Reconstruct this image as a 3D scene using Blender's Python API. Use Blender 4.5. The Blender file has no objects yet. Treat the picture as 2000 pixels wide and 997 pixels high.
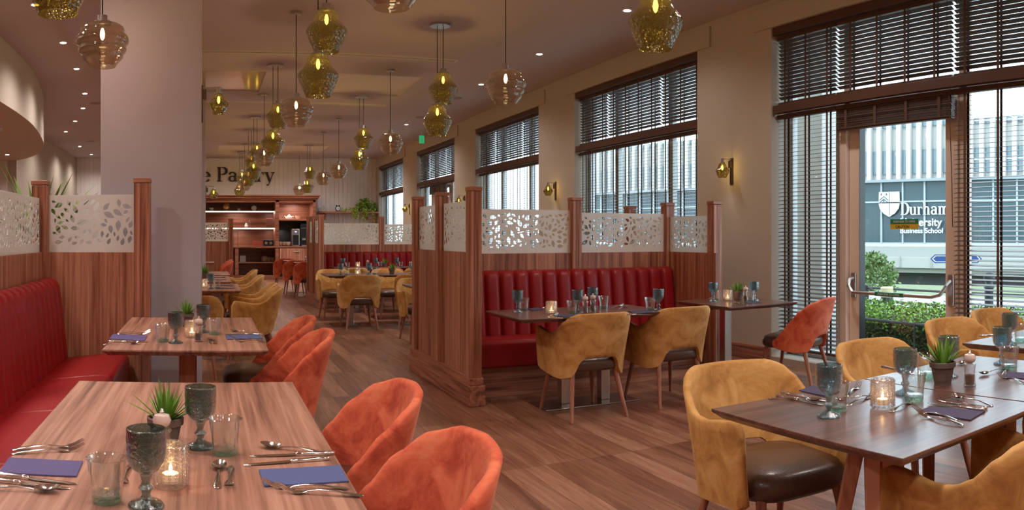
import bpy, math, random
from math import sin, cos, pi, tan, atan2, hypot, sqrt
from mathutils import Vector, Matrix

# ------------------------------------------------------------------ camera, world, exposure
SC = bpy.context.scene
COL = SC.collection
CAMH = 1.32
HZ, U0, FP = 460.5, 405.0, 1500.0            # the photo is a cylindrical view: 1500 px per radian
AX = (1000 - U0) / FP
cd = bpy.data.cameras.new('camera'); cam = bpy.data.objects.new('camera', cd); COL.objects.link(cam)
cd.type = 'PANO'
cd.panorama_type = 'CENTRAL_CYLINDRICAL'
cd.central_cylindrical_range_u_min = -1000 / FP
cd.central_cylindrical_range_u_max = 1000 / FP
cd.central_cylindrical_range_v_min = (HZ - 997) / FP
cd.central_cylindrical_range_v_max = HZ / FP
cd.central_cylindrical_radius = 1.0
cd.clip_start = 0.05; cd.clip_end = 500
cam.location = (0, 0, CAMH); cam.rotation_euler = (pi / 2, 0, -AX)
SC.camera = cam
SC.view_settings.view_transform = 'Standard'; SC.view_settings.look = 'None'
SC.view_settings.gamma = 1.0; SC.view_settings.use_curve_mapping = False
SC.view_settings.exposure = 1.0
SC.cycles.use_denoising = True
SC.cycles.max_bounces = 8; SC.cycles.diffuse_bounces = 7; SC.cycles.glossy_bounces = 4
SC.cycles.transmission_bounces = 6; SC.cycles.transparent_max_bounces = 24
SC.cycles.caustics_reflective = False; SC.cycles.caustics_refractive = False
SC.cycles.sample_clamp_indirect = 4.0
W = bpy.data.worlds.new('overcast sky'); SC.world = W; W.use_nodes = True
_b = W.node_tree.nodes['Background']; _b.inputs[0].default_value = (0.76, 0.89, 1.0, 1); _b.inputs[1].default_value = 2.1
P_SPOT, P_BULB, P_SCONCE = 66.0, 14.0, 2.5
WARM = (1.0, 0.88, 0.81); WARMER = (1.0, 0.80, 0.74)

def add_light(kind, name, loc, energy, color, parent=None, size=0.05, spot=None, rot=None):
    l = bpy.data.lights.new(name, kind); l.energy = energy; l.color = color
    l.shadow_soft_size = size
    if spot: l.spot_size = spot; l.spot_blend = 1.0
    o = bpy.data.objects.new(name, l); COL.objects.link(o); o.location = loc
    if kind == 'POINT': o.visible_glossy = False
    if rot: o.rotation_euler = rot
    if parent: o.parent = parent
    return o

# ------------------------------------------------------------------ helpers
class MB:
    def __init__(s): s.v = []; s.f = []
    def add(s, vs, fs):
        k = len(s.v); s.v += [tuple(p) for p in vs]; s.f += [tuple(i + k for i in f) for f in fs]
    def box(s, x0, x1, y0, y1, z0, z1):
        x0, x1 = min(x0, x1), max(x0, x1); y0, y1 = min(y0, y1), max(y0, y1); z0, z1 = min(z0, z1), max(z0, z1)
        s.add([(x0,y0,z0),(x1,y0,z0),(x1,y1,z0),(x0,y1,z0),(x0,y0,z1),(x1,y0,z1),(x1,y1,z1),(x0,y1,z1)],
              [(0,3,2,1),(4,5,6,7),(0,1,5,4),(1,2,6,5),(2,3,7,6),(3,0,4,7)]); return s
    def obox(s, c, hx, hy, z0, z1, a):
        ca, sa = cos(a), sin(a); P = []
        for z in (z0, z1):
            for sx, sy in ((-1,-1),(1,-1),(1,1),(-1,1)):
                P.append((c[0]+sx*hx*ca-sy*hy*sa, c[1]+sx*hx*sa+sy*hy*ca, z))
        s.add(P, [(0,3,2,1),(4,5,6,7),(0,1,5,4),(1,2,6,5),(2,3,7,6),(3,0,4,7)]); return s
    def lathe(s, prof, n=24, c=(0,0,0), fn=None, cap0=False, cap1=False):
        k = len(s.v); m = len(prof)
        for (r, z) in prof:
            for i in range(n):
                a = 2*pi*i/n; rr = r if fn is None else fn(r, z, a)
                s.v.append((c[0]+rr*cos(a), c[1]+rr*sin(a), c[2]+z))
        for j in range(m-1):
            for i in range(n):
                i2 = (i+1) % n
                s.f.append((k+j*n+i, k+j*n+i2, k+(j+1)*n+i2, k+(j+1)*n+i))
        if cap0: s.f.append(tuple(k+i for i in range(n))[::-1])
        if cap1: s.f.append(tuple(k+(m-1)*n+i for i in range(n)))
        return s
    def tube(s, pts, rad, n=8, cap=True, flat=None):
        pts = [Vector(p) for p in pts]; k = len(s.v); m = len(pts)
        if not hasattr(rad, '__len__'): rad = [rad]*m
        for j, p in enumerate(pts):
            d = (pts[min(j+1, m-1)] - pts[max(j-1, 0)]).normalized()
            up = Vector((0,0,1)) if abs(d.z) < 0.95 else Vector((0,1,0))
            a = d.cross(up).normalized(); b = a.cross(d).normalized()
            r = rad[j]; ra, rb = (r if not flat else flat[j][0]), (r if not flat else flat[j][1])
            for i in range(n):
                t = 2*pi*i/n
                s.v.append(tuple(p + a*ra*cos(t) + b*rb*sin(t)))
        for j in range(m-1):
            for i in range(n):
                i2 = (i+1) % n
                s.f.append((k+j*n+i, k+j*n+i2, k+(j+1)*n+i2, k+(j+1)*n+i))
        if cap:
            s.f.append(tuple(k+i for i in range(n))[::-1]); s.f.append(tuple(k+(m-1)*n+i for i in range(n)))
        return s
    def grid(s, G, closed_u=False):
        k = len(s.v); m = len(G); n = len(G[0])
        for row in G: s.v += [tuple(p) for p in row]
        for j in range(m-1):
            for i in range(n if closed_u else n-1):
                i2 = (i+1) % n
                s.f.append((k+j*n+i, k+j*n+i2, k+(j+1)*n+i2, k+(j+1)*n+i))
        return s
    def prism(s, pts, d, axis='y', at=0.0):
        """2-D outline (a,b) extruded by d along an axis, starting at 'at'."""
        k = len(s.v); n = len(pts)
        for t in (at, at+d):
            for (a, b) in pts:
                s.v.append({'y': (a, t, b), 'x': (t, a, b), 'z': (a, b, t)}[axis])
        s.f.append(tuple(k+i for i in range(n))); s.f.append(tuple(k+n+i for i in range(n))[::-1])
        for i in range(n):
            j = (i+1) % n; s.f.append((k+i, k+n+i, k+n+j, k+j))
        return s
    def ball(s, c, r, n=8, m=5):
        prof = [(r*sin(pi*j/m) + 1e-5, -r*cos(pi*j/m)) for j in range(m+1)]
        return s.lathe(prof, n, c)
    def build(s, name, mat, parent=None, smooth=False, bevel=0, loc=None, rotz=0, angle=40):
        me = bpy.data.meshes.new(name); me.from_pydata(s.v, [], s.f); me.update()
        import bmesh
        bm = bmesh.new(); bm.from_mesh(me); bmesh.ops.recalc_face_normals(bm, faces=bm.faces); bm.to_mesh(me); bm.free()
        o = bpy.data.objects.new(name, me); COL.objects.link(o)
        if mat: me.materials.append(mat)
        if smooth:
            for p in me.polygons: p.use_smooth = True
            try: me.set_sharp_from_angle(angle=math.radians(angle))
            except Exception: pass
        if bevel:
            b = o.modifiers.new('bevel', 'BEVEL'); b.width = bevel; b.segments = 2; b.limit_method = 'ANGLE'
        if parent: o.parent = parent
        if loc: o.location = loc
        o.rotation_euler.z = rotz
        return o

def empty(name, loc=(0,0,0), rotz=0):
    o = bpy.data.objects.new(name, None); COL.objects.link(o); o.location = loc; o.rotation_euler = (0,0,rotz)
    o.empty_display_size = 0.1
    return o
def tag(o, label, cat, group=None, kind=None):
    o['label'] = label; o['category'] = cat
    if group: o['group'] = group
    if kind: o['kind'] = kind
    return o
def struct(o):
    o['kind'] = 'structure'; return o
def copy_tree(o, parent=None):
    c = o.copy(); COL.objects.link(c)
    if parent: c.parent = parent
    for ch in list(o.children): copy_tree(ch, c)
    return c
class Kind:
    """first use hands out the original, later uses copies of the thing and its parts"""
    def __init__(s, make): s.make = make; s.o = None; s.used = False
    def get(s):
        if s.o is None: s.o = s.make(); return s.o
        return copy_tree(s.o)
def place(k, loc, rotz, label, cat, group=None):
    o = k.get(); o.location = loc; o.rotation_euler = (0,0,rotz)
    return tag(o, label, cat, group)
def at_z(u, y, z):
    """the point at height z that the photo shows at pixel (u, y)"""
    t = (u-U0)/FP; R = FP*(z-CAMH)/(HZ-y); return Vector((R*sin(t), R*cos(t), z))
TZ = 0.745
def tp(u, y): return at_z(u, y, TZ)

# ------------------------------------------------------------------ materials
def nt(name):
    m = bpy.data.materials.new(name); m.use_nodes = True
    t = m.node_tree; return m, t, t.nodes, t.links, t.nodes['Principled BSDF']
def simple(name, col, rough=0.5, metal=0.0, spec=0.5, emit=None, es=0, sheen=0, coat=0, bump=None, alpha=None):
    m, t, N, L, b = nt(name)
    b.inputs['Base Color'].default_value = (*col, 1); b.inputs['Roughness'].default_value = rough
    b.inputs['Metallic'].default_value = metal; b.inputs['Specular IOR Level'].default_value = spec
    if emit: b.inputs['Emission Color'].default_value = (*emit, 1); b.inputs['Emission Strength'].default_value = es
    if sheen: b.inputs['Sheen Weight'].default_value = sheen
    if coat: b.inputs['Coat Weight'].default_value = coat; b.inputs['Coat Roughness'].default_value = 0.15
    if bump:
        n = N.new('ShaderNodeTexNoise'); n.inputs['Scale'].default_value = bump[0]; n.inputs['Detail'].default_value = 3
        c = N.new('ShaderNodeTexCoord'); L.new(c.outputs['Object'], n.inputs['Vector'])
        bp = N.new('ShaderNodeBump'); bp.inputs['Strength'].default_value = bump[1]; bp.inputs['Distance'].default_value = 0.01
        L.new(n.outputs['Fac'], bp.inputs['Height']); L.new(bp.outputs['Normal'], b.inputs['Normal'])
    return m
def ramp(N, stops):
    r = N.new('ShaderNodeValToRGB'); e = r.color_ramp.elements
    while len(e) > 1: e.remove(e[-1])
    e[0].position = stops[0][0]; e[0].color = (*stops[0][1], 1)
    for p, c in stops[1:]:
        x = e.new(p); x.color = (*c, 1)
    return r
def wood(name, dark, mid, light, axis=2, rough=0.4, fine=1.0, coat=0.1):
    m, t, N, L, b = nt(name)
    tc = N.new('ShaderNodeTexCoord'); mp = N.new('ShaderNodeMapping')
    sc = [12.0*fine, 12.0*fine, 12.0*fine]; sc[axis] = 0.32*fine
    mp.inputs['Scale'].default_value = sc
    L.new(tc.outputs['Object'], mp.inputs['Vector'])
    n1 = N.new('ShaderNodeTexNoise'); n1.inputs['Scale'].default_value = 1.0; n1.inputs['Detail'].default_value = 6
    n1.inputs['Roughness'].default_value = 0.6; n1.inputs['Distortion'].default_value = 1.2
    L.new(mp.outputs['Vector'], n1.inputs['Vector'])
    sc2 = [70.0, 70.0, 70.0]; sc2[axis] = 2.0
    mp2 = N.new('ShaderNodeMapping'); mp2.inputs['Scale'].default_value = sc2; L.new(tc.outputs['Object'], mp2.inputs['Vector'])
    n2 = N.new('ShaderNodeTexNoise'); n2.inputs['Scale'].default_value = 1.0; n2.inputs['Detail'].default_value = 3
    L.new(mp2.outputs['Vector'], n2.inputs['Vector'])
    mx = N.new('ShaderNodeMix'); mx.inputs[0].default_value = 0.3
    L.new(n1.outputs['Fac'], mx.inputs[2]); L.new(n2.outputs['Fac'], mx.inputs[3])
    r = ramp(N, [(0.38, dark), (0.49, mid), (0.60, light)])
    L.new(mx.outputs[0], r.inputs['Fac']); L.new(r.outputs['Color'], b.inputs['Base Color'])
    b.inputs['Roughness'].default_value = rough; b.inputs['Coat Weight'].default_value = coat; b.inputs['Coat Roughness'].default_value = 0.22
    return m
def velvet(name, dark, mid, light, sheen_col):
    m, t, N, L, b = nt(name)
    tc = N.new('ShaderNodeTexCoord')
    n1 = N.new('ShaderNodeTexNoise'); n1.inputs['Scale'].default_value = 7; n1.inputs['Detail'].default_value = 5
    n1.inputs['Roughness'].default_value = 0.65; n1.inputs['Distortion'].default_value = 0.8
    L.new(tc.outputs['Object'], n1.inputs['Vector'])
    r = ramp(N, [(0.32, dark), (0.5, mid), (0.68, light)])
    L.new(n1.outputs['Fac'], r.inputs['Fac']); L.new(r.outputs['Color'], b.inputs['Base Color'])
    b.inputs['Roughness'].default_value = 0.75; b.inputs['Specular IOR Level'].default_value = 0.2
    b.inputs['Sheen Weight'].default_value = 0.5; b.inputs['Sheen Roughness'].default_value = 0.35
    b.inputs['Sheen Tint'].default_value = (*sheen_col, 1)
    return m
def thin_glass(name, tint, refl=0.12, rough=0.03, bump=None, body=0.0, bodycol=(1,1,1), ior=1.5, vor=False):
    """thin tinted glass: see-through with a Fresnel reflection and a little body colour"""
    m = bpy.data.materials.new(name); m.use_nodes = True; t = m.node_tree; N = t.nodes; L = t.links
    N.clear(); out = N.new('ShaderNodeOutputMaterial')
    tr = N.new('ShaderNodeBsdfTransparent'); tr.inputs[0].default_value = (*tint, 1)
    gl = N.new('ShaderNodeBsdfGlossy'); gl.inputs['Roughness'].default_value = rough; gl.inputs['Color'].default_value = (1,1,1,1)
    lw = N.new('ShaderNodeLayerWeight'); lw.inputs['Blend'].default_value = 0.25
    mr = N.new('ShaderNodeMapRange'); mr.inputs[1].default_value = 0; mr.inputs[2].default_value = 1
    mr.inputs[3].default_value = refl*0.25; mr.inputs[4].default_value = min(1, refl*4.5)
    L.new(lw.outputs['Facing'], mr.inputs[0])
    mix = N.new('ShaderNodeMixShader'); L.new(mr.outputs[0], mix.inputs[0]); L.new(gl.outputs[0], mix.inputs[2])
    if body:
        df = N.new('ShaderNodeBsdfTranslucent'); df.inputs[0].default_value = (*bodycol, 1)
        d2 = N.new('ShaderNodeBsdfDiffuse'); d2.inputs[0].default_value = (*bodycol, 1)
        md = N.new('ShaderNodeMixShader'); md.inputs[0].default_value = 0.5; L.new(df.outputs[0], md.inputs[1]); L.new(d2.outputs[0], md.inputs[2])
        m2 = N.new('ShaderNodeMixShader'); m2.inputs[0].default_value = body
        L.new(tr.outputs[0], m2.inputs[1]); L.new(md.outputs[0], m2.inputs[2]); L.new(m2.outputs[0], mix.inputs[1])
    else: L.new(tr.outputs[0], mix.inputs[1])
    if bump:
        tc = N.new('ShaderNodeTexCoord')
        if vor:
            n = N.new('ShaderNodeTexVoronoi'); o_ = n.outputs['Distance']
        else:
            n = N.new('ShaderNodeTexNoise'); o_ = n.outputs['Fac']
        n.inputs['Scale'].default_value = bump[0]; L.new(tc.outputs['Object'], n.inputs['Vector'])
        bp = N.new('ShaderNodeBump'); bp.inputs['Strength'].default_value = bump[1]; bp.inputs['Distance'].default_value = 0.01
        L.new(o_, bp.inputs['Height']); L.new(bp.outputs['Normal'], gl.inputs['Normal']); L.new(bp.outputs['Normal'], lw.inputs['Normal'])
    L.new(mix.outputs[0], out.inputs[0]); return m
def emit(name, col, s):
    m = bpy.data.materials.new(name); m.use_nodes = True; t = m.node_tree; N = t.nodes; N.clear()
    e = N.new('ShaderNodeEmission'); e.inputs[0].default_value = (*col, 1); e.inputs[1].default_value = s
    o = N.new('ShaderNodeOutputMaterial'); t.links.new(e.outputs[0], o.inputs[0])
    try: m.cycles.emission_sampling = 'NONE'
    except Exception: pass
    return m

WD, WM, WL = (0.17, 0.056, 0.034), (0.38, 0.15, 0.092), (0.56, 0.27, 0.175)
M_WOODV = wood('walnut upright grain', WD, WM, WL, 2, 0.42)
M_WOODX = wood('walnut grain across', WD, WM, WL, 0, 0.42)
M_WOODY = wood('walnut grain along', WD, WM, WL, 1, 0.42)
M_TABLEY = wood('table walnut lengthwise', (0.13,0.055,0.038), (0.33,0.155,0.105), (0.48,0.26,0.185), 1, 0.45, 0.8, 0.08)
M_TABLEX = wood('table walnut dark', (0.06,0.025,0.019), (0.13,0.056,0.040), (0.19,0.088,0.062), 0, 0.33, 0.8, 0.7)
M_LEG = wood('chair leg wood', (0.20,0.07,0.04), (0.34,0.13,0.075), (0.42,0.18,0.11), 2, 0.4)
M_CABW = wood('cabinet walnut', (0.12,0.04,0.022), (0.26,0.095,0.052), (0.36,0.14,0.08), 0, 0.45)
M_MUST = velvet('mustard velvet', (0.40,0.185,0.055), (0.60,0.32,0.10), (0.72,0.44,0.18), (1.0,0.80,0.5))
M_ORNG = velvet('rust orange velvet', (0.42,0.055,0.03), (0.68,0.14,0.07), (0.78,0.23,0.12), (1.0,0.55,0.4))
M_SEAT = simple('brown leather', (0.09,0.045,0.028), 0.38, bump=(90,0.15), coat=0.2)
M_RED = simple('red leather', (0.28,0.007,0.010), 0.42, spec=0.35, bump=(60,0.12), coat=0.05)
M_PAINT = simple('warm grey wall paint', (0.50,0.44,0.37), 0.85, bump=(300,0.05))
M_CEIL = simple('ceiling paint', (0.56,0.49,0.49), 0.9)
M_RAFT = simple('ceiling raft paint', (0.53,0.47,0.52), 0.85)
M_COLUMN = simple('cool grey column paint', (0.47,0.44,0.50), 0.85)
M_PANEL = simple('painted boarding', (0.76,0.72,0.72), 0.8)
M_STEEL = simple('brushed steel', (0.62,0.60,0.58), 0.28, 1.0)
M_CUT = simple('polished cutlery steel', (0.78,0.74,0.70), 0.14, 1.0)
M_DARKM = simple('dark bronze metal', (0.20,0.15,0.12), 0.35, 1.0)
M_BLACK = simple('black plastic', (0.015,0.015,0.017), 0.3)
M_NAP = simple('violet paper napkin', (0.115,0.095,0.235), 0.9, bump=(500,0.2))
M_NAPB = simple('blue paper napkin', (0.085,0.11,0.26), 0.9, bump=(500,0.2))
M_NAPD = simple('dark plum napkin', (0.065,0.055,0.11), 0.9, bump=(500,0.2))
M_FROST = thin_glass('frosted glass film', (0.62,0.66,0.68), 0.05, 0.4, body=0.93, bodycol=(1.0,1.0,1.0))
M_CLEAR = thin_glass('clear glass sheet', (0.97,0.99,0.985), 0.03, 0.02)
M_PANE = thin_glass('window glass', (0.93,0.97,0.97), 0.06, 0.01)
M_GREENG = thin_glass('olive green glass', (0.38, 0.30, 0.055), 0.18, 0.03, bump=(42,0.7), body=0.03, bodycol=(0.28,0.19,0.02), vor=True)
M_AMBER = thin_glass('smoky amber glass', (0.53,0.41,0.30), 0.20, 0.03, bump=(16,0.45), body=0.03, bodycol=(0.30,0.20,0.11))
M_TEAL = thin_glass('teal pressed glass', (0.58,0.74,0.79), 0.24, 0.06, bump=(140,0.3), body=0.10, bodycol=(0.10,0.27,0.33))
M_SMOKE = thin_glass('smoky teal glass', (0.50,0.62,0.61), 0.24, 0.06, bump=(140,0.3), body=0.08, bodycol=(0.06,0.15,0.15))
M_TUMB = thin_glass('clear tumbler glass', (0.955,0.975,0.965), 0.26, 0.03, bump=(25,0.15))
M_TUMBB = thin_glass('green tinged glass base', (0.62,0.84,0.74), 0.2, 0.05, bump=(60,0.4), body=0.12, bodycol=(0.35,0.6,0.48))
M_STUD = thin_glass('studded crystal glass', (0.92,0.90,0.90), 0.30, 0.04, bump=(60,0.35), body=0.05, bodycol=(0.8,0.75,0.7))
M_BULB = emit('glowing filament bulb', (1.0,0.78,0.42), 9)
M_SPOT = emit('lit downlight', (1.0,0.88,0.70), 8)
M_FLAME = emit('candle flame', (1.0,0.62,0.25), 8)
M_LED = emit('shelf light strip', (1.0,0.80,0.62), 1.5)
M_WAX = simple('candle wax', (0.85,0.78,0.68), 0.6, emit=(1.0,0.6,0.3), es=0.25)
M_WHITE = simple('white plastic', (0.72,0.71,0.68), 0.5)
M_CHINA = simple('white china', (0.75,0.70,0.66), 0.25)
M_LEAF = simple('green leaf', (0.14,0.30,0.035), 0.45)
M_LEAF2 = simple('yellow green leaf', (0.30,0.40,0.04), 0.5)
M_POT = simple('brown clay pot', (0.16,0.12,0.10), 0.9, bump=(60,0.4))
M_SLAT = simple('dark stained slat', (0.095,0.060,0.048), 0.4)
M_RAIL = simple('stained blind rail', (0.085,0.036,0.022), 0.45)
M_TAPE = simple('brown ladder tape', (0.10,0.055,0.038), 0.9)
M_FRAME = simple('beige door frame', (0.80,0.66,0.57), 0.5)
M_FRAMEW = simple('pale window frame', (0.66,0.69,0.70), 0.5)

# ------------------------------------------------------------------ room dimensions
XW, XB, CZ, RZ, YB, XL = 5.33, 5.44, 3.76, 3.72, 23.9, -4.11
WIN = [(1, 20.47, 23.5), (2, 15.99, 19.07), (3, 11.58, 14.66), (4, 7.19, 10.29), (5, 2.80, 5.905)]
HEAD, SILL = 3.47, 0.07

# floor
def floor_mat():
    m, t, N, L, b = nt('walnut floorboards')
    tc = N.new('ShaderNodeTexCoord'); sp = N.new('ShaderNodeSeparateXYZ'); cb = N.new('ShaderNodeCombineXYZ')
    L.new(tc.outputs['Object'], sp.inputs[0]); L.new(sp.outputs[1], cb.inputs[0]); L.new(sp.outputs[0], cb.inputs[1])
    br = N.new('ShaderNodeTexBrick'); br.offset = 0.37; br.offset_frequency = 1
    br.inputs['Scale'].default_value = 1.0; br.inputs['Brick Width'].default_value = 1.1; br.inputs['Row Height'].default_value = 0.145
    br.inputs['Mortar Size'].default_value = 0.0016; br.inputs['Mortar Smooth'].default_value = 0.2; br.inputs['Bias'].default_value = 0.0
    br.inputs['Color1'].default_value = (0,0,0,1); br.inputs['Color2'].default_value = (1,1,1,1); br.inputs['Mortar'].default_value = (0.5,0.5,0.5,1)
    L.new(cb.outputs[0], br.inputs['Vector'])
    mp = N.new('ShaderNodeMapping'); mp.inputs['Scale'].default_value = (14, 1.1, 1); L.new(tc.outputs['Object'], mp.inputs['Vector'])
    n1 = N.new('ShaderNodeTexNoise'); n1.inputs['Scale'].default_value = 1.0; n1.inputs['Detail'].default_value = 7
    n1.inputs['Roughness'].default_value = 0.62; n1.inputs['Distortion'].default_value = 1.6
    L.new(mp.outputs['Vector'], n1.inputs['Vector'])
    mx = N.new('ShaderNodeMix'); mx.inputs[0].default_value = 0.26
    L.new(n1.outputs['Fac'], mx.inputs[2]); L.new(br.outputs['Color'], mx.inputs[3])
    r = ramp(N, [(0.28, (0.11,0.038,0.020)), (0.42, (0.20,0.082,0.045)), (0.56, (0.30,0.137,0.08)), (0.74, (0.44,0.24,0.155))])
    L.new(mx.outputs[0], r.inputs['Fac'])
    mm = N.new('ShaderNodeMix'); mm.data_type = 'RGBA'; mm.inputs[7].default_value = (0.07,0.03,0.02,1)
    L.new(br.outputs['Fac'], mm.inputs[0]); L.new(r.outputs['Color'], mm.inputs[6]); L.new(mm.outputs[2], b.inputs['Base Color'])
    b.inputs['Roughness'].default_value = 0.36; b.inputs['Coat Weight'].default_value = 0.15; b.inputs['Coat Roughness'].default_value = 0.25
    return m
struct(MB().box(-9, XW+0.0, -4, YB, -0.1, 0).build('floor', floor_mat()))
# ceiling: outer ceiling and lowered centre raft with coffers
struct(MB().box(-9, XW, -4, YB, CZ, CZ+0.15).build('ceiling', M_CEIL))
rx0, rx1 = -1.65, 3.55
cof = [(11.2, 12.85, -0.6, 0.86), (11.2, 12.85, 1.95, 3.25), (20.4, 22.6, 0.3, 3.3)]
mb = MB(); RB = RZ - 0.0
mb.box(rx0, rx1, -4, 11.2, RZ, CZ)
mb.box(rx0, -0.6, 11.2, 12.85, RZ, CZ); mb.box(0.86, 1.95, 11.2, 12.85, RZ, CZ); mb.box(3.25, rx1, 11.2, 12.85, RZ, CZ)
mb.box(rx0, rx1, 12.85, 20.4, RZ, CZ)
mb.box(rx0, 0.3, 20.4, 22.6, RZ, CZ); mb.box(3.3, rx1, 20.4, 22.6, RZ, CZ); mb.box(rx0, rx1, 22.6, YB-0.05, RZ, CZ)
struct(mb.build('ceiling_raft', M_RAFT))
M_COF = simple('glossy coffer panel', (0.62,0.50,0.40), 0.12, 0.35)
M_COFL = simple('pale coffer panel', (0.66,0.60,0.55), 0.5)
for i, (y0, y1, x0, x1) in enumerate(cof):
    struct(MB().box(x0, x1, y0, y1, CZ-0.012, CZ-0.002).build('trim_%d' % (20+i), M_COF if i == 0 else M_COFL))
# right wall with five openings
mb = MB(); ys = [-4.0]
wins = sorted([(a, b) for _, a, b in WIN])
T = 0.30
prev = -4.0
for a, b in wins:
    mb.box(XW, XW+T, prev, a, 0, CZ); mb.box(XW, XW+T, a, b, HEAD, CZ); mb.box(XW, XW+T, a, b, -0.3, SILL); prev = b
mb.box(XW, XW+T, prev, YB, 0, CZ)
struct(mb.build('wall_right', M_PAINT))
for i, (a, b) in enumerate(wins):           # shallow lintel boards over the windows
    mb = MB(); mb.box(XW-0.025, XW, a-0.26, b+0.26, HEAD+0.0, 3.70)
    struct(mb.build('trim_%d' % (1+i), M_PAINT, bevel=0.004))
struct(MB().box(XW-0.02, XW, 5.92, 7.18, 0, 0.16).build('baseboard_right', M_WOODY, bevel=0.005))
# back wall: vertical boarding
mb = MB(); mb.box(-9, XW, YB, YB+0.2, 0, CZ); x = XL
while x < XW-0.01:
    mb.box(x+0.004, min(x+0.131, XW), YB-0.015, YB, 0, CZ); x += 0.135
struct(mb.build('wall_back', M_PANEL))
# left wall, return wall and near walls
mb = MB(); mb.box(XL-0.2, XL, 16.2, YB, 0, CZ); struct(mb.build('wall_left', M_PAINT))
struct(MB().box(-9, XL-0.2, 16.2, 16.4, 0, CZ).build('wall_return', simple('white lobby wall', (0.75,0.70,0.66), 0.8)))
struct(MB().box(-9.2, -9, -4, YB, 0, CZ).build('wall_far_left', M_PAINT))
struct(MB().box(-9, XW+T, -4.2, -4, 0, CZ).build('wall_near', M_PAINT))
# curved bulkhead on the left
path = [(-2.50,-4),(-2.50,5),(-2.50,9.04),(-2.505,9.95),(-2.555,11.0),(-2.70,12.2),(-2.93,13.55),(-3.25,14.7),(-3.65,15.6),(-4.15,16.25),(-4.7,16.5)]
def smooth_path(P, k=6):
    out = []
    for i in range(len(P)-1):
        p0 = Vector(P[max(i-1,0)]); p1 = Vector(P[i]); p2 = Vector(P[i+1]); p3 = Vector(P[min(i+2,len(P)-1)])
        for j in range(k):
            t = j/k
            out.append(0.5*((2*p1)+(p2-p0)*t+(2*p0-5*p1+4*p2-p3)*t*t+(3*p1-p0-3*p2+p3)*t**3))
    out.append(Vector(P[-1])); return out
sp = smooth_path(path); BZ = 2.96
mb = MB(); k = len(sp)
vs = [(p.x, p.y, BZ) for p in sp] + [(p.x, p.y, CZ) for p in sp] + [(-9, p.y, BZ) for p in sp]
fs = [(i, i+1, k+i+1, k+i) for i in range(k-1)] + [(i, 2*k+i, 2*k+i+1, i+1) for i in range(k-1)]
mb.add(vs, fs); struct(mb.build('ceiling_bulkhead', simple('bulkhead paint', (0.60,0.53,0.46), 0.8), smooth=True))
# columns
struct(MB().box(-0.81, -0.046, 5.80, 6.55, 0, RZ).build('column', M_COLUMN, bevel=0.004))
struct(MB().box(-0.80, -0.03, 12.5, 13.2, 0, RZ).build('column', M_COLUMN, bevel=0.004))

# ------------------------------------------------------------------ windows, blinds
def window_frames(i, a, b, door):
    e = empty('window_%d' % i, (XB+0.14, (a+b)/2, 0)); e['kind'] = 'structure'
    c = (a+b)/2
    def bx(name, y0, y1, z0, z1, m, d=0.07, x=0.0):
        return MB().box(x, x+d, y0-c, y1-c, z0, z1).build(name, m, e, bevel=0.004)
    w = b-a; d0, d1 = b-0.835, a+0.91       # section joints
    fr = M_FRAMEW
    bx('head_frame', a, b, HEAD-0.07, HEAD, fr); bx('sill_frame', a, b, SILL, SILL+0.07, fr)
    bx('side_frame', a, a+0.06, SILL, HEAD, fr); bx('side_frame', b-0.06, b, SILL, HEAD, fr)
    bx('transom', a, b, 2.58, 2.66, fr)
    for y in (d0, d1): bx('mullion', y-0.045, y+0.045, SILL, HEAD, M_FRAME if door else fr)
    for (y0, y1) in ((a+0.06, d1-0.045), (d1+0.045, d0-0.045), (d0+0.045, b-0.06)):
        for (z0, z1) in ((SILL+0.07, 2.58), (2.66, HEAD-0.07)):
            if door and y0 > a+0.1 and y1 < b-0.1 and z0 < 1: continue
            MB().box(0.03, 0.036, y0-c, y1-c, z0, z1).build('pane', M_PANE, e)
    return e, d0, d1
def slats(mb, y0, y1, z0, z1, pitch, tilt, c):
    n = int((z1-z0)/pitch); hw = 0.024
    for k in range(n):
        z = z1 - (k+0.5)*pitch; dx = hw*cos(tilt); dz = hw*sin(tilt); th = 0.0015
        P = []
        for y in (y0, y1):
            P += [(-dx, y-c, z-dz-th), (dx, y-c, z+dz-th), (dx, y-c, z+dz+th), (-dx, y-c, z-dz+th)]
        mb.add(P, [(0,1,2,3),(7,6,5,4),(0,4,5,1),(1,5,6,2),(2,6,7,3),(3,7,4,0)])
WPOS = {1:'the farthest window', 2:'the second window from the back', 3:'the middle window', 4:'the window behind the front booth', 5:'the nearest window by the glazed door'}
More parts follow.
